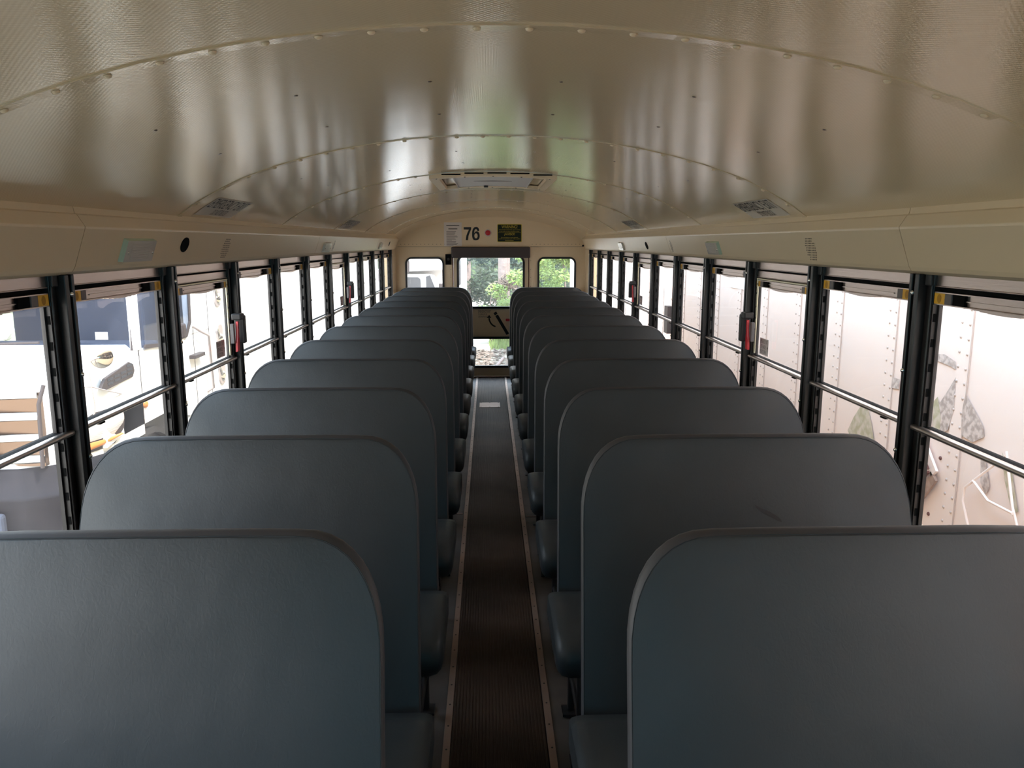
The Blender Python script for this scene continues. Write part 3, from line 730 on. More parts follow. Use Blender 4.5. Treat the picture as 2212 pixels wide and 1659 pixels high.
for i in range(5): m.box(-.29 + i * .12 + .02, -.29 + i * .12 + .12, 4.2135, 4.2155, archz(-.23 + i * .12) - .012, archz(-.23 + i * .12) - .006)
m.box(-.13, .16, 4.62, 4.64, archz(0) - .0195, archz(0) - .017)
m.build('vent_slots', M['black'], e)
each('screw', lambda m, p: m.dome(p, (0, 0, -1), .006, .003, 8, 2), [Vector((x, y, archz(x) - .022)) - O for x in (-.3, -.15, 0, .15, .3) for y in (4.26, 5.10)], M['chrome'], e)
m = MB(o=O); m.cyl((-.04, 5.0, archz(0) - .018), (0, 0, -1), .014, .012, 12); m.build('release_knob', M['ink'], e)

# ------------------------------------------------------------------ seats
HW, ZT = .447, 1.099      # half width, top
def outline(ins, zc, n=10):
    """half-super-ellipse top corners; returns list (x,z) from inner bottom over the top to outer bottom"""
    a, b_ = .160, .212; zb = .34
    pts = []
    hw = HW - ins; zt = ZT - ins
    def wid(z): return hw - .022 * max(0, min(1, (z - zb) / .6)) * 0 + 0
    low = [(-1, z) for z in (zb, .45, .58, .70, .80)]
    for _, z in low: pts.append((-(hw + .010 * (.88 - z) / .5), z))
    for k in range(n + 1):
        t = pi / 2 * k / n; ex = 2 / 2.32
        x = -(hw - a) - a * (math.cos(t) ** ex); z = (zt - b_) + b_ * (math.sin(t) ** ex); pts.append((x, z))
    for x in (-.20, -.10, 0): pts.append((x, zt + .0015))
    return pts + [(-x, z) for x, z in reversed(pts[:-1])]
def lean(z): return -.235 * max(0.0, (ZT - z)) / .75     # lower parts stand nearer the front of the bus
def make_seat(s):
    e = empty('bus_seat', (0, 0, 0), '', 'seat', 'bench seats')
    # backrest: rings from the front face rim over the boxing to the back face
    rings = [(.007, .033), (.005, .035), (.0015, .041), (.0, .049), (.002, .062), (.011, .078), (.028, .090)]
    m = MB(); m.smooth = True; vs = []; n = None
    for ins, dy in rings:
        ol = outline(ins, 0); n = len(ol)
        for x, z in ol: vs.append((x, dy - .045 + lean(z), z))
    fs = []
    for r in range(len(rings) - 1):
        for i in range(n - 1): fs.append((r * n + i, r * n + i + 1, (r + 1) * n + i + 1, (r + 1) * n + i))
    m.k = 1; m.add(vs, fs, True)
    # panels
    for r, sg in ((0, -1), (len(rings) - 1, 1)):
        ol = vs[r * n:(r + 1) * n]; m.k = 0; K = 8; g = []
        half = n // 2 + 1
        for j in range(half):
            A = Vector(ol[j]); B = Vector(ol[n - 1 - j])
            for k in range(K * 2 + 1):
                t = k / (K * 2); p = A.lerp(B, t); edge = min(t, 1 - t) * 2 * HW; top = ZT - p.z
                bul = .010 * min(1, edge / .14) ** .5 * min(1, max(0, top) / .12) ** .5
                bul += .003 * math.sin(p.x * 9 + 1) * math.sin(p.z * 7) * min(1, edge / .1) * min(1, max(0, top) / .1)
                g.append((p.x, p.y + sg * bul, p.z))
        C = K * 2 + 1
        m.add(g, [(j * C + k, j * C + k + 1, (j + 1) * C + k + 1, (j + 1) * C + k) for j in range(half - 1) for k in range(C - 1)], True)
    bk = m.build('backrest', [M['vinyl'], M['trim']], e)
    ol = outline(.0055, 0); m = MB(); m.tube([(x, -.0115 + lean(z), z) for x, z in ol], .0009, 5); m.build('seam', M['stitch'], bk)
    # cushion
    m = MB(); yc = -.045 + lean(.44); x0, x1 = (-.492, .462); L = .385; rows = []
    if s < 0: x0, x1 = -x1, -x0
    prof = [(.0, .435), (-.06, .450), (-.18, .457), (-.30, .452), (-.355, .435), (-.382, .405), (-.386, .370), (-.375, .335), (-.345, .318), (-.2, .315), (.0, .315)]
    X = []
    nx = 13
    for i in range(nx):
        t = i / (nx - 1); x = x0 + (x1 - x0) * t; X.append(x)
    def edge(x):
        d = min(x - x0, x1 - x); return max(0, 1 - d / .040)
    Xs = [x0, x0 + .006, x0 + .018, x0 + .040, x0 + .2, 0, x1 - .2, x1 - .04, x1 - .018, x1 - .006, x1]
    vs = []
    for x in Xs:
        q = edge(x); sh = 1 - math.sqrt(max(0, 1 - q * q))
        for y, z in prof: vs.append((x, yc + y * (1 - .10 * sh), .385 + (z - .385) * (1 - (.30 if z > .385 else .55) * sh)))
    P = len(prof); fs = [(i * P + k, i * P + (k + 1) % P, (i + 1) * P + (k + 1) % P, (i + 1) * P + k) for i in range(len(Xs) - 1) for k in range(P)]
    m.add(vs, fs, True); m.add(vs[:P], [tuple(reversed(range(P)))], True); m.add(vs[-P:], [tuple(range(P))], True)
    m.build('cushion', M['vinyl'], e)
    # frame: aisle side legs, wall rail
    ax = -.41 * s
    for y in (yc - .30, yc - .03):
        m = MB(); m.tube([(ax, y, .315), (ax, y - .01, .20), (ax, y, .012)], .0125, 8); m.box(ax - .03, ax + .03, y - .03, y + .03, .0, .008); m.build('leg', M['steel'], e)
    m = MB(); m.tube([(ax, yc - .30, .14), (ax, yc - .03, .14)], .009, 8); m.tube([(-.45, yc - .16, .305), (.45, yc - .16, .305)], .0125, 8)
    m.build('leg_brace', M['steel'], e)
    m = MB(); wx = .474 * s; m.box(wx, wx + .02 * s, yc - .33, yc, .29, .315); m.build('wall_bracket', M['steel'], e)
    return e
SEATL = [1.360 + .71 * i for i in range(12)]; SEATR = [1.338 + .71 * i for i in range(12)]
for s, nm, YS in ((-1, 'left', SEATL), (1, 'right', SEATR)):
    proto = None
    for i, y in enumerate(YS):
        o = make_seat(s) if proto is None else copy_tree(proto)
        proto = proto or o
        o.location = (s * .663, y, 0)
        if i: o.rotation_euler = (0, 0, random.uniform(-.004, .004))
        o['group'] = 'bench seats in the %s row' % nm
        o['label'] = 'blue grey vinyl bench seat in the row %s of the aisle, %s from the camera' % (nm, ordn(i)) if i < 11 else 'blue grey vinyl bench seat in the row %s of the aisle, at the rear wall' % nm
        if s > 0 and i == 1: scuffed = o
m = MB(); q = [(-.035, .022), (-.015, .012), (.005, .004), (.022, -.006), (.034, -.016), (.036, -.022), (.024, -.019), (.006, -.008), (-.014, .002), (-.032, .015)]
yy = lambda z: -.012 + lean(z) - .0118
m.add([(.05 + a, yy(.905 + b), .905 + b) for a, b in q], [tuple(range(len(q)))])
m.build('scuff_mark', mat('scuff', (.022, .023, .025), .7), scuffed)
m = MB()
front = plate('wall_front', [rim, rrect(0, 1.36, 2.0, .62, .12)], .05, YP(Y0 - .025), M['rearpaint'])
wsn = plate('window_1', [rrect(0, 1.36, 2.01, .63, .12)], .005, YP(Y0 - .02), mat('tint', (1, 1, 1)))
wsn.data.materials.clear(); wsn.data.materials.append(glass('tinted_windscreen', tint=(.34, .63, .76)))
tag(wsn, 'blue green tinted windscreen behind the camera', 'windscreen', kind='structure')
tag(front, 'front end of the bus behind the camera, around the windscreen opening', 'wall', kind='structure')

# ------------------------------------------------------------------ ground outside
GZ = -1.05
m = MB(); m.add([(-60, -30, GZ), (60, -30, GZ), (60, 70, GZ), (-60, 70, GZ)], [(0, 1, 2, 3)])
tag(m.build('ground', M['ground']), 'pale gravel yard around the parked vehicles', 'ground', kind='structure')
# grass patch and leaf litter behind the bus
def blades(name, n, x0, x1, y0, y1, h, wd, mt, label, cat, flatl=False, fz=None):
    m = MB(); rnd = random.Random(len(name) + n)
    for i in range(n):
        x = rnd.uniform(x0, x1); y = rnd.uniform(y0, y1); a = rnd.uniform(0, 6.28); z0 = GZ if fz is None else fz(x, y)
        u = Vector((math.cos(a), math.sin(a), 0)); hh = h * rnd.uniform(.5, 1.2)
        if flatl:
            v = Vector((-u.y, u.x, rnd.uniform(-.5, .5))); c = Vector((x, y, z0 + .015 + rnd.uniform(0, .03)))
            m.add([c - u * wd, c - v * wd * .6, c + u * wd, c + v * wd * .6], [(0, 1, 2, 3)])
        else:
            b_ = Vector((x, y, z0)); t = b_ + Vector((rnd.uniform(-.4, .4) * hh, rnd.uniform(-.4, .4) * hh, hh))
            m.add([b_ - u * wd, b_ + u * wd, t], [(0, 1, 2)])
    return tag(m.build(name, mt), label, cat, kind='stuff')
blades('grass', 9000, .0, 3.2, 19.55, 23.5, .16, .02, M['grass'], 'light green grass growing on the ground behind the bus', 'grass')
blades('leaf_litter', 2600, -1.2, 2.5, 15.6, 19.4, .1, .06, M['leafbrown'], 'dry brown leaves scattered on the gravel behind the bus', 'leaf litter', True)
m = MB(o=(.2, 17.1, GZ)); m.tube([(.12, 16.6, GZ + .04), (.30, 17.8, GZ + .05)], .035, 8); tag(m.build('pale_stick', M['trunk']), 'pale stick lying on the gravel behind the bus', 'stick')

def leaves(m, c, R, n, sz, rnd, squash=1.0):
    for i in range(n):
        d = Vector((rnd.gauss(0, 1), rnd.gauss(0, 1), rnd.gauss(0, 1))); d.normalize(); r = R * rnd.random() ** .33
        p = Vector(c) + Vector((d.x * r, d.y * r, d.z * r * squash))
        u = Vector((rnd.gauss(0, 1), rnd.gauss(0, 1), rnd.gauss(0, .6))).normalized(); v = u.orthogonal().normalized(); s_ = sz * rnd.uniform(.6, 1.3)
        m.add([p - u * s_, p - v * s_ * .45, p + u * s_, p + v * s_ * .45], [(0, 1, 2, 3)])
def tree(name, x, y, h, clumps, n, sz, mt, label, tr=.12, cat='tree', seed=1, crown_from=.3, R=1.0):
    rnd = random.Random(seed); e = empty(name, (x, y, GZ), label, cat, 'trees and bushes behind the bus')
    t = MB(); t.tube([(0, 0, 0), (.05, 0, h * .35), (-.04, .05, h * .7), (.02, 0, h)], [tr, tr * .8, tr * .6, tr * .3], 10); t.build('trunk', M['trunk'], e)
    m = MB()
    for k in range(clumps):
        a = rnd.uniform(0, 6.28); rr = R * rnd.random() ** .5; z = h * (crown_from + (1 - crown_from) * rnd.random())
        leaves(m, (math.cos(a) * rr, math.sin(a) * rr * .8, z), R * .42, n, sz, rnd, .8)
    m.build('foliage', mt, e); return e
tree('evergreen_tree', -.75, 24.5, 6.6, 26, 330, .075, M['leafdark'], 'dark bushy tree left of centre in the rear door window', .16, seed=3, crown_from=.12, R=1.15)
tree('evergreen_tree', .55, 27.0, 7.5, 22, 260, .09, M['leafdark'], 'dark tree standing behind the pale trunk', .14, seed=5, crown_from=.1, R=1.4)
tree('leafy_tree', -2.7, 31.0, 7.0, 24, 250, .09, M['leafmid'], 'mid green tree at the left edge of the rear door window', .14, seed=8, crown_from=.15, R=1.3)
tree('leafy_tree', 3.2, 28.0, 7.5, 28, 260, .09, M['leafmid'], 'mid green tree seen in the right rear window', .16, seed=9, crown_from=.1, R=1.5)
tree('young_tree', 1.10, 20.5, 3.3, 22, 170, .055, M['leaflime'], 'bright yellow green sapling right of centre in the rear door window', .04, seed=11, crown_from=.15, R=.62)
tree('young_tree', 2.18, 22.8, 2.9, 24, 170, .06, M['leaflime'], 'yellow green bush low in the right rear window', .04, 'bush', seed=12, crown_from=.1, R=.65)
tree('low_bush', .05, 20.9, 1.45, 12, 150, .05, M['leaflime'], 'low yellow green bush at the foot of the dark tree', .03, 'bush', seed=14, crown_from=.25, R=.6)
tree('leafy_tree', 8.5, 30.5, 8, 24, 200, .11, M['leafdark'], 'dark tree far behind the trailers on the right', .16, seed=19, R=1.9)
tree('leafy_tree', -7.4, 31.5, 8, 24, 200, .11, M['leafmid'], 'green tree far behind the motorhome', .16, seed=21, R=1.9)
tree('low_bush', .42, 22.2, 1.9, 14, 160, .045, M['leafbrown'], 'brownish bush at the foot of the pale bare trunk', .03, 'bush', seed=15, crown_from=.3, R=.55)
e = empty('bare_trunk', (.38, 23.2, GZ), 'pale bare tree trunk with a slanting branch in the rear door window', 'tree', 'trees and bushes behind the bus')
m = MB(); m.tube([(0, 0, 0), (.02, 0, 1.3), (-.02, 0, 2.7), (-.05, .02, 4.4), (-.06, 0, 6.5)], [.20, .15, .115, .11, .09], 14); m.build('trunk', M['trunk'], e)
m = MB(); m.tube([(0, -.05, 3.4), (.35, -.1, 2.9), (.6, -.1, 2.5)], [.03, .025, .018], 8); m.tube([(.6, -.1, 2.5), (.2, -.12, 3.1), (-.1, -.1, 3.6)], [.01, .012, .02], 6); m.build('branch', M['trunk'], e)
# backing hillside with woods
m = MB(); vs = []; nx, ny = 24, 8
for j in range(ny + 1):
    for i in range(nx + 1):
        x = -40 + 80 * i / nx; y = 37 + 20 * j / ny; vs.append((x, y, GZ + 9 * (j / ny) ** .8 + random.uniform(-.3, .3)))
m.add(vs, [(j * (nx + 1) + i, j * (nx + 1) + i + 1, (j + 1) * (nx + 1) + i + 1, (j + 1) * (nx + 1) + i) for j in range(ny) for i in range(nx)], True)
tag(m.build('hill', mat('wooded_hill', (0.035, 0.055, 0.022), 0.95, bump=(3, 0.8, 0.2), var=(1.2, (0.09, 0.09, 0.055), 0.3))), 'wooded green hillside rising behind the trees', 'hill', kind='structure')
m = MB(); rnd = random.Random(4)
for k in range(60): leaves(m, (rnd.uniform(-6, 7), rnd.uniform(36.2, 38.0), GZ + rnd.uniform(0, 7)), 1.3, 110, .13, rnd)
tag(m.build('undergrowth', M['leafmid']), 'dense undergrowth and leaves in front of the hillside', 'undergrowth', kind='stuff')

# bank with rocks on the left, seen through the truck cab
m = MB(); vs = []
for j in range(7):
    for i in range(13): vs.append((-11 - j * 1.1, 4 + i * 2.2, GZ + j * .85 + random.uniform(-.12, .12)))
m.add(vs, [(j * 13 + i, j * 13 + i + 1, (j + 1) * 13 + i + 1, (j + 1) * 13 + i) for j in range(6) for i in range(12)], True)
tag(m.build('bank', M['bank']), 'sloping grassy bank behind the white truck', 'bank', kind='structure')
rnd = random.Random(5)
for k, (y, z, r) in enumerate(((18.3, 0.15, .55), (19.5, .08, .34), (20.0, .50, .28), (20.35, .02, .36), (19.2, .72, .27), (21.1, .5, .30), (18.9, -.52, .35), (19.85, -.55, .33), (16.9, .4, .45))):
    x = -11 - (z - GZ) / .85 * 1.1
    bm = bmesh.new(); bmesh.ops.create_icosphere(bm, subdivisions=2, radius=r)
    for v in bm.verts: v.co = Vector((v.co.x * .8, v.co.y * 1.15, v.co.z * .72)) * rnd.uniform(.86, 1.12)
    me = bpy.data.meshes.new('rock'); bm.to_mesh(me); bm.free(); me.materials.append(M['rock'])
    o = bpy.data.objects.new('rock', me); COL.objects.link(o); o.location = (x, y, z); o.rotation_euler = (0, 0, rnd.uniform(-.4, .4))
    tag(o, 'pale boulder on the grassy bank seen through the truck windscreen', 'rock', 'boulders on the bank')

# ------------------------------------------------------------------ white truck on the left
TX = -2.32
tk = empty('truck', (TX, 5.2, GZ), 'white semi truck with chrome grille parked left of the bus', 'truck')
o_ = Vector((TX, 5.2, GZ))
def T(): return MB(o=o_)
# hood: loft of plan outlines; corner rounds from the side (X=TX) to the front (Y=4.35)
def plan(z):
    t = (z - .35) / .6; yf = 4.30 + .10 * t; pts = [(TX, 5.15), (TX, 4.85), (TX - .03, 4.62), (TX - .10, 4.46), (TX - .22, yf + .06), (TX - .34, yf), (TX - 1.2, yf - .06)]
    xm = TX - 1.22; return pts + [(2 * xm - x, y) for x, y in reversed(pts)]
m = T(); zs = [.36, .55, .70, .80, .88]; vs = []; n = 14
for z in zs:
    for x, y in plan(z): vs.append((x, y, z))
for x, y in plan(.88): vs.append((TX - 1.22 + (x - TX + 1.22) * .93, 5.2 - (5.2 - y) * .88, .955))
m.add(vs, [(i * n + k, i * n + k + 1, (i + 1) * n + k + 1, (i + 1) * n + k) for i in range(len(zs)) for k in range(n - 1)], True)
m.add(vs[-n:], [tuple(range(n))], False)
m.build('hood', M['white'], tk)
# lower side skirt with wheel arch
def side_poly(m, pts, x=TX, th=.03): 
    a = [(x, y, z) for y, z in pts]; b = [(x - th, y, z) for y, z in pts]; n = len(pts)
    m.add(a + b, [tuple(range(n)), tuple(reversed(range(n, 2 * n)))] + [(i, (i + 1) % n, n + (i + 1) % n, n + i) for i in range(n)]); return m
m = T(); side_poly(m, [(4.62, .62), (4.62, .40), (4.80, .425), (5.93, .43), (5.93, .62)]); m.build('fender', M['white'], tk)
m = T(); m.box(TX - .9, TX - .06, 4.72, 5.93, -.3, .43); ww = m.build('wheel_well', M['rubber'], tk)
m = T(); m.prism([(5.25 + r_ * math.cos(math.radians(q)), -.18 + r_ * math.sin(math.radians(q))) for r_, qs in ((.55, range(10, 171, 10)), (.51, range(170, 9, -10))) for q in qs], lambda a, b, t: (t, a, b), TX - .06, TX - .02); m.build('fender_liner', M['tyre'], ww)
m = T(); m.cyl((TX - .06, 5.30, -.52), (-1, 0, 0), .52, .3, 32); wh = m.build('wheel', M['tyre'], tk)
m = T(); m.cyl((TX - .055, 5.30, -.52), (1, 0, 0), .28, .03, 24, .22); m.build('hub', M['chrome'], wh)
# bumper
def front_curve(z, out): return [(x - 0, y - out) for x, y in plan(z)[2:12]]
m = T(); P0 = plan(.36)[1:13]; vs = []
rowz = [(.37, .02), (.33, .05), (.235, .055), (.225, .10), (.20, .105), (.14, .07), (-.10, .06), (-.42, .04), (-.5, -.02)]
for z, out in rowz:
    for x, y in P0:
        cx = TX - 1.22; d = Vector((x - cx, y - 5.6)).normalized(); vs.append((x + d.x * out, y + d.y * out, z))
n = len(P0); m.add(vs, [(i * n + k, i * n + k + 1, (i + 1) * n + k + 1, (i + 1) * n + k) for i in range(len(rowz) - 1) for k in range(n - 1)], True)
bp_ = m.build('bumper', M['bumper'], tk)
m = T(); m.box(TX - .62, TX - .40, 4.19, 4.25, .0, .13); m.build('tow_hole', M['cabdark'], bp_, bevel=.02)
m = T(); m.dome((TX - .45, 4.185, .03), (0, -1, 0), .018, .012, 12); m.dome((TX - .44, 4.175, .27), (0, -1, 0), .010, .006, 10); m.build('bolt', M['chrome'], bp_)
# grille
gx1 = TX - .17; gx0 = TX - 2.27
g = T(); g.box(gx0, gx1 - .30, 4.262, 4.33, .38, .80); gr = g.build('grille', M['grille'], tk)
for z, h in ((.79, .055), (.665, .05), (.545, .045), (.42, .05)):
    m = T(); vs = []
    N = 12
    for i in range(N + 1):
        x = gx1 - .02 - (gx1 - gx0 - .04) * i / N; yy = 4.235 + .05 * max(0, 1 - i / 2)
        vs += [(x, yy + .02, z + h / 2), (x, yy, z + h / 4), (x, yy, z - h / 4), (x, yy + .03, z - h / 2)]
    m.add(vs, [(i * 4 + k, i * 4 + k + 1, (i + 1) * 4 + k + 1, (i + 1) * 4 + k) for i in range(N) for k in range(3)], True)
    m.build('grille_bar', M['chrome'], gr)
m = T(); m.box(gx1 - .30, gx1 - .02, 4.305, 4.34, .38, .80); m.build('grille_end_plate', mat('chrome_warm_reflection', (.20, .13, .09), .3, 1.0), gr)  # warm metal colour paints the orange reflection in the grille chrome
m = T(); m.tube([(gx1 + .01, 4.31, .84), (gx1 - .005, 4.27, .74), (gx1 - .02, 4.27, .38)], .011, 8); m.build('grille_surround', M['bezel'], gr)
# headlamp wrapped over the corner
def wrap(y): # side contour: from arc length along plan between (TX-.22) and (TX)
    pts = [(TX - .36, 4.32), (TX - .22, 4.395), (TX - .10, 4.46), (TX - .03, 4.62), (TX, 4.85)]
    L = [0]
    for a, b in zip(pts, pts[1:]): L.append(L[-1] + (Vector(b) - Vector(a)).length)
    s_ = y * L[-1]
    for i in range(4):
        if s_ <= L[i + 1] or i == 3:
            t = (s_ - L[i]) / (L[i + 1] - L[i]); return Vector(pts[i]).lerp(Vector(pts[i + 1]), t)
def wrapmesh(m, poly, off, N=10):
    # poly: top/bottom curves given as functions of u
    vs = []
    for i in range(N + 1):
        u = poly[0] + (poly[1] - poly[0]) * i / N; p = wrap(u); nn = Vector((1, -1)).normalized() if u > .2 else Vector((.3, -1)).normalized()
        if u > .75: nn = Vector((1, -.2)).normalized()
        for k in range(4):
            z = poly[2](i / N) + (poly[3](i / N) - poly[2](i / N)) * k / 3
            bulge = off + .014 * math.sin(pi * k / 3)
            vs.append((p.x + nn.x * bulge, p.y + nn.y * bulge, z))
    m.add(vs, [(i * 4 + k, i * 4 + k + 1, (i + 1) * 4 + k + 1, (i + 1) * 4 + k) for i in range(N) for k in range(3)], True)
m = T(); wrapmesh(m, (.27, .985, lambda t: .385 + .02 * t + .08 * max(0, t - .8) * 5 * .8, lambda t: .47 + .155 * min(1, t * 2.2)), .006); hl = m.build('headlamp', M['bezel'], tk)
m = T(); wrapmesh(m, (.33, .95, lambda t: .455 + .015 * t + .04 * max(0, t - .8) * 5, lambda t: .50 + .095 * min(1, t * 2.2)), .020); m.build('lens', M['headlamp'], hl)
m = T(); wrapmesh(m, (.50, .92, lambda t: .408 + .035 * t, lambda t: .455), .022); m.build('turn_lens', M['orange'], hl)
m = T(); m.dome((TX + .002, 5.17, .555), (1, 0, 0), .028, .02, 16); m.build('marker_lamp', M['orange'], tk)
# hood side vent
m = T(); vp = [(4.60, .765), (4.66, .815), (4.98, .868), (5.04, .845), (5.05, .80), (5.02, .765), (4.66, .745)]; side_poly(m, vp, TX + .008, .02); vt = m.build('hood_vent', M['bezel'], tk, bevel=.004)
m = T()
for i in range(3):
    for j in range(4):
        y0 = 4.68 + j * .088; z0 = .768 + i * .026 + j * .006
        if z0 + .017 < .80 + (y0 - 4.6) * .16: m.box(TX + .006, TX + .0105, y0, y0 + .072, z0, z0 + .016)
m.build('vent_slots', M['grille'], vt)
# cab shell
cx0 = TX - 2.44
m = T()
m.box(TX - .05, TX, 5.13, 5.20, .915, 1.90); m.box(cx0, cx0 + .05, 5.13, 5.20, .90, 1.90); m.box(cx0, TX, 5.10, 7.5, 1.90, 2.05)
m.box(TX - .05, TX - .003, 5.14, 5.94, .44, .915); m.box(TX - .05, TX, 5.94, 7.5, .30, .915); m.box(TX - .05, TX, 6.05, 7.5, .915, 1.90); m.box(cx0, cx0 + .05, 5.13, 7.5, .30, .90); m.box(cx0, cx0 + .05, 5.13, 6.0, .90, 1.95)
m.box(cx0 + .06, TX - .06, 5.17, 5.25, .30, .90); m.box(TX - .05, TX - .004, 5.95, 6.4, -.5, .30)
m.build('cab', M['white'], tk, bevel=.01)
m = T(); m.box(cx0 + .9, TX - .06, 6.4, 6.45, .3, 1.9); m.box(cx0 + .06, TX - .06, 5.26, 5.62, .6, .93); m.box(cx0 + .06, TX - .06, 5.7, 7.4, .3, .36); m.box(TX - .85, TX - .3, 5.95, 6.3, .4, 1.35)
m.box(cx0 + .3, cx0 + .85, 5.95, 6.3, .4, 1.1)
ci = m.build('cab_interior', M['cabdark'], tk, bevel=.02)
m = T(); q = [(cx0 + .62 + .21 * math.cos(a), 5.72 + .10 * math.sin(a), 1.02 + .19 * math.sin(a)) for a in [2 * pi * k / 20 for k in range(20)]]; m.tube(q, .016, 8, closed=True); m.build('steering_wheel', M['ink'], ci)
m = T(); m.add([(cx0 + .05, 5.15, .93), (TX - .03, 5.15, .93), (TX - .05, 5.19, 1.9), (cx0 + .07, 5.19, 1.9)], [(0, 1, 2, 3)]); ws = m.build('windscreen', M['truckglass'], tk)
m = T(); m.tube([(TX - .035, 5.14, .92), (TX - .035, 5.16, 1.9)], .014, 6); m.build('windscreen_seal', M['bezel'], ws)
m = T(); m.box(TX - .27, TX - .19, 5.146, 5.148, .99, 1.04); m.build('windscreen_sticker', M['sticker'], ws)
for x0, x1 in ((TX - .95, TX - .62), (TX - 1.6, TX - 1.05)):
    m = T(); m.tube([(x0, 5.12, .965), (x1, 5.12, .975)], .009, 6); m.build('wiper', M['bezel'], tk)
m = T(); side_poly(m, [(5.24, .94), (5.52, .915), (5.95, .93), (6.03, 1.02), (6.05, 1.25), (6.05, 1.8), (5.22, 1.8)], TX + .004, .01); sw = m.build('side_window', M['truckglass'], tk)
m = T(); side_poly(m, [(5.22, .92), (5.52, .895), (5.97, .91), (6.06, 1.01), (6.08, 1.25), (6.05, 1.25), (6.03, 1.02), (5.95, .935), (5.52, .92), (5.24, .945)], TX + .010, .012); m.build('window_seal', M['bezel'], sw)
m = T(); m.box(TX, TX + .05, 5.99, 6.20, .735, .765); m.build('door_handle', M['bezel'], tk, bevel=.006)
m = T()
m.box(TX - .002, TX + .002, 5.14, 5.146, .35, .92); m.box(TX - .002, TX + .002, 6.44, 6.447, -.4, 1.9); m.box(TX - .002, TX + .002, 6.10, 6.106, .1, .95)
m.build('panel_gap', M['bezel'], tk)
m = T(); m.tube([(TX, 6.10, .98), (TX + .05, 6.14, .93), (TX + .05, 6.30, .88), (TX + .05, 6.33, .45), (TX, 6.33, .42)], .011, 8); m.build('grab_rail', M['latchm'], tk)
m = T(); m.box(TX + .05, TX + .10, 5.66, 5.73, .93, 1.04); m.box(TX, TX + .05, 5.68, 5.71, .95, .98); m.build('mirror_bracket', M['bezel'], tk, bevel=.02)
m = T(); side_poly(m, [(6.46, -.3), (7.3, -.3), (7.3, 1.9), (6.46, 1.9)], TX + .01, .05); bx = m.build('side_locker', M['latchm'], tk)
bx.data.materials[0] = M['white']
for z in (1.16, .82, .50):
    m = T(); side_poly(m, rrect(6.66, z + .02, .15, .19, .06, 5), TX + .022, .012); l = m.build('paddle_latch', M['latchm'], bx, bevel=.003)
    m = T(); m.dome((TX + .022, 6.66, z - .01), (1, 0, 0), .045, .02, 16); m.tube([(TX + .03, 6.57, z + .09), (TX + .03, 6.63, z + .01)], .007, 6); m.build('latch_pull', M['chrome'], l)
# hood mirror on its stalk
m = T(); mc = Vector((TX + .03, 4.585, .955)); m.dome(mc, (.5, -1, .1), .066, .022, 28, 6); hm = m.build('hood_mirror', mat('mirror_dark_reflection', (.50, .44, .38), .08, 1.0), tk)  # chrome coloured darker and warmer to carry a reflection of the bus
m = T(); m.tube([mc + Vector((0, -.03, 0)), (TX + .03, 4.50, .955), (TX + .02, 4.455, .945), (TX + .02, 4.45, .87), (TX + .01, 4.50, .68), (TX, 4.50, .62)], .0055, 8)
m.tube([(TX + .015, 4.47, .80), (TX + .01, 4.80, .70), (TX, 4.86, .685)], .004, 6); m.tube([(TX + .01, 4.40, .81), (TX + .015, 4.47, .80)], .004, 6); m.build('mirror_stalk', M['latchm'], hm)
# trailer behind the truck
e = empty('box_trailer', (-2.3, 8, GZ), 'long white box trailer filling the left windows behind the truck', 'trailer')
m = MB(o=(-2.3, 8, GZ)); m.box(-4.8, -2.3, 8.0, 16.3, -.15, 3.0); m.build('body', M['white'], e)
m = MB(o=(-2.3, 8, GZ)); m.box(-2.3, -2.285, 8.0, 16.3, -.22, -.10); m.build('bottom_rail', M['latchm'], e)
for y in (14.2, 15.3):
    m = MB(o=(-2.3, 8, GZ)); m.cyl((-2.35, y, -.55), (-1, 0, 0), .5, .3, 28); m.build('wheel', M['tyre'], e)

# motorhome behind on the left
RV = Vector((-1.6, 17.5, GZ)); rv = empty('motorhome', RV, 'white motorhome with over cab bulge seen in the left rear window', 'motorhome')
def R_(): return MB(o=RV)
RX0, RX1, RY = -2.2, -.57, 17.5
m = R_(); m.box(RX0, RX1, RY, RY + 2.3, -.5, 2.1)
m.add([(RX0, RY, 1.9), (RX1, RY, 1.9), (RX1, RY - .9, 1.9), (RX0, RY - .9, 1.9), (RX0, RY, .98), (RX1, RY, 1.15), (RX1, RY - .75, 1.05), (RX0, RY - .75, .99)],
      [(0, 1, 2, 3), (4, 7, 6, 5), (3, 2, 6, 7), (0, 4, 5, 1), (1, 5, 6, 2), (0, 3, 7, 4)])
m.build('body', M['whiterv'], rv, bevel=.06)
m = R_(); m.box(-2.17, -1.2, RY - .7, RY, -.4, .95); m.box(-2.15, -1.25, RY - 1.9, RY - .6, -.4, .45); m.build('cab', M['whiterv'], rv, bevel=.08)
m = R_(); pts = rrect(-1.80, .70, .66, .38, .08); m.add([(x, RY - .705, z) for x, z in pts], [tuple(range(len(pts)))]); m.build('windscreen', M['rvglass'], rv)
m = R_(); m.add([(-1.36, RY - .706, .90), (-1.27, RY - .706, .93), (-1.13, RY - .706, .55), (-1.36, RY - .706, .55)], [(0, 1, 2, 3)]); m.build('quarter_window', M['rvglass'], rv)
m = R_(); pts = rrect(-1.87, 1.13, .38, .30, .07); m.add([(x, RY - .93, z) for x, z in pts], [tuple(range(len(pts)))]); m.build('bunk_window', M['bezel'], rv)
m = R_(); pts = rrect(-.655, 1.10, .085, .75, .04); m.add([(x, RY - .93, z) for x, z in pts], [tuple(range(len(pts)))]); m.build('side_window', M['rvglass'], rv)
m = R_(); m.box(-1.08, -.86, RY - .85, RY - .8, .62, .76); m.build('mirror', M['bezel'], rv, bevel=.02)
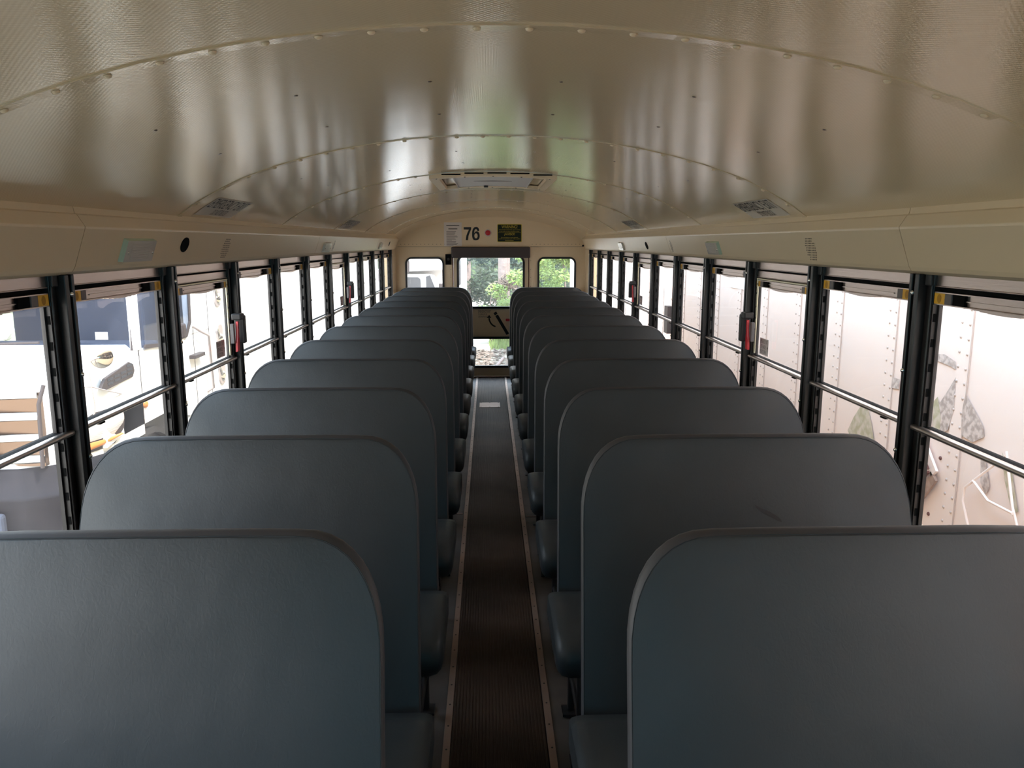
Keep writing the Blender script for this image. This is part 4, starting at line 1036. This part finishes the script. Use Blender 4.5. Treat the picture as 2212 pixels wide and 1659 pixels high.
# grey vehicle end beyond the left trailer
m = MB(o=(-3.3, 17, GZ)); m.box(-4.6, -2.25, 16.7, 17.2, -.6, 1.05); m.k = 1; m.box(-4.6, -2.2, 16.69, 17.21, .62, .80)
tag(m.build('flatbed_body', [M['latchm'], M['white']]), 'grey truck body with a white band, seen in the last left side window', 'truck body')

# ------------------------------------------------------------------ trailers on the right
TRX = 2.0
def trailer(y0, y1, x, label, cols0, step, n, z1=2.95):
    o_ = Vector((x, y0, GZ)); e = empty('riveted_trailer', o_, label, 'trailer')
    m = MB(o=o_); m.box(x, x + 2.5, y0, y1, -.35, z1); m.build('body', M['trailer'], e)
    for k in range(n):
        y = cols0 + k * step
        if y + .02 > y1: break
        m = MB(o=o_); m.box(x - .004, x, y - .045, y + .045, -.34, z1 - .01)
        m.k = 1; m.box(x - .0055, x - .001, y - .049, y - .045, -.34, z1 - .01); m.k = 0
        st = m.build('seam_post', [M['trailer'], M['trailerseam']], e)
        m = MB(o=o_); z = -.25
        while z < 1.9:
            m.dome((x - .004, y - .028, z), (-1, 0, 0), .0075, .0045, 8, 2); m.dome((x - .004, y + .028, z + .005), (-1, 0, 0), .0075, .0045, 8, 2); z += .0635
        m.build('rivet_row', M['trailerseam'], st)  # rivets take a darker colour that carries their shade
    return e
t1 = trailer(-1.0, 8.55, TRX, 'white riveted trailer filling the near right windows', 2.64, .606, 10)
o_ = Vector((TRX, -1.0, GZ))
m = MB(o=o_); m.box(TRX - .01, TRX + .1, 8.47, 8.56, -.35, 2.95); m.k = 1; m.box(TRX - .06, TRX, 8.56, 8.72, .62, .92)
m.build('corner_post', [M['trailerseam'], M['bezel']], t1)
t2 = trailer(9.4, 20.8, 2.12, 'second white trailer beyond the first on the right, seen through the far windows', 9.6, .9, 12, 2.4)
# residue of peeled decals
def side_patch(name, pts, mt, label, x=TRX - .0052, lift=0.0):
    c = Vector((x, sum(p[0] for p in pts) / len(pts), sum(p[1] for p in pts) / len(pts)))
    m = MB(o=c); m.add([(x - lift, y, z) for y, z in pts], [tuple(range(len(pts)))]); m.build(name, mt, t1, loc=c - o_)
side_patch('decal_residue', [(3.28, 1.04), (3.33, .97), (3.40, .88), (3.43, .83), (3.42, .78), (3.37, .76), (3.30, .80), (3.27, .90)], M['residue'], '')
side_patch('decal_residue', [(3.20, .98), (3.12, .92), (3.06, .87), (3.05, .83), (3.12, .79), (3.20, .80), (3.215, .90)], M['residue'], '')
side_patch('decal_residue', [(3.43, .90), (3.40, .93), (3.36, .84), (3.36, .77), (3.41, .76)], M['residue2'], '', lift=.0006)
side_patch('decal_residue', [(4.09, .76), (4.18, .66), (4.24, .57), (4.17, .52), (3.92, .55), (3.97, .66), (4.02, .73)], M['residue2'], '')
side_patch('decal_residue', [(3.47, 1.115), (3.38, 1.125), (3.29, 1.105), (3.285, 1.07), (3.33, 1.08), (3.46, 1.09)], M['residue'], '')
side_patch('decal_residue', [(3.81, .95), (3.735, .95), (3.735, .90), (3.81, .895)], M['residue'], '')
side_patch('decal_residue', [(3.06, .77), (3.03, .76), (2.98, .64), (3.00, .60), (3.04, .64)], M['residue'], '')
side_patch('decal_residue', [(2.93, .80), (2.90, .70), (2.83, .58), (2.80, .60), (2.86, .74)], M['residue2'], '')
side_patch('white_square', [(6.53, 1.36), (6.12, 1.36), (6.12, 1.245), (6.53, 1.245)], mat('plain_white', (.95, .95, .93), .5), '')  # plain white rectangle on the trailer side
m = MB(o=o_); m.tube([(TRX - .02, 2.88, .80), (TRX - .03, 3.10, .60), (TRX - .03, 3.105, .54), (TRX - .03, 3.01, .38), (TRX - .03, 2.97, .2)], .0055, 8)
m.tube([(TRX - .03, 3.05, .645), (TRX - .04, 2.93, .60), (TRX - .04, 2.78, .60)], .0055, 8); m.tube([(TRX - .03, 2.87, .82), (TRX - .03, 2.80, .62), (TRX - .03, 2.70, .45)], .0055, 8)
m.tube([(TRX - .03, 3.0, .42), (TRX - .03, 2.86, .41)], .005, 8); m.build('pipe_bracket', M['trailer'], t1)
m = MB(o=o_)
def bar(m, a, b, wd, x=TRX - .012, th=.012):
    a = Vector(a); b = Vector(b); d = (b - a).normalized(); n_ = Vector((-d.y, d.x)) * wd / 2; q = [a - n_, b - n_, b + n_, a + n_]
    A = [(x, p.x, p.y) for p in q]; B = [(x - th, p.x, p.y) for p in q]; m.add(A + B, [(0, 1, 2, 3), (7, 6, 5, 4), (0, 4, 5, 1), (1, 5, 6, 2), (2, 6, 7, 3), (3, 7, 4, 0)])
bar(m, (3.56, .80), (3.345, .585), .05); m.k = 1; bar(m, (3.345, .575), (3.54, .33), .055); m.k = 2; bar(m, (3.37, .60), (3.53, .75), .008, TRX - .03); bar(m, (3.365, .59), (3.55, .37), .010, TRX - .03)
m.build('corner_bracket', [M['trailer'], mat('rusty_steel', (.16, .07, .04), .8, var=(18, (.45, .32, .26), .2)), M['rust']], t1)
m = MB(o=o_)
for y, z in ((3.39, .38), (3.06, .33), (3.34, .66)): m.dome((TRX, y, z), (-1, 0, 0), .010, .008, 8)
m.build('loose_bolt', M['rust'], t1)
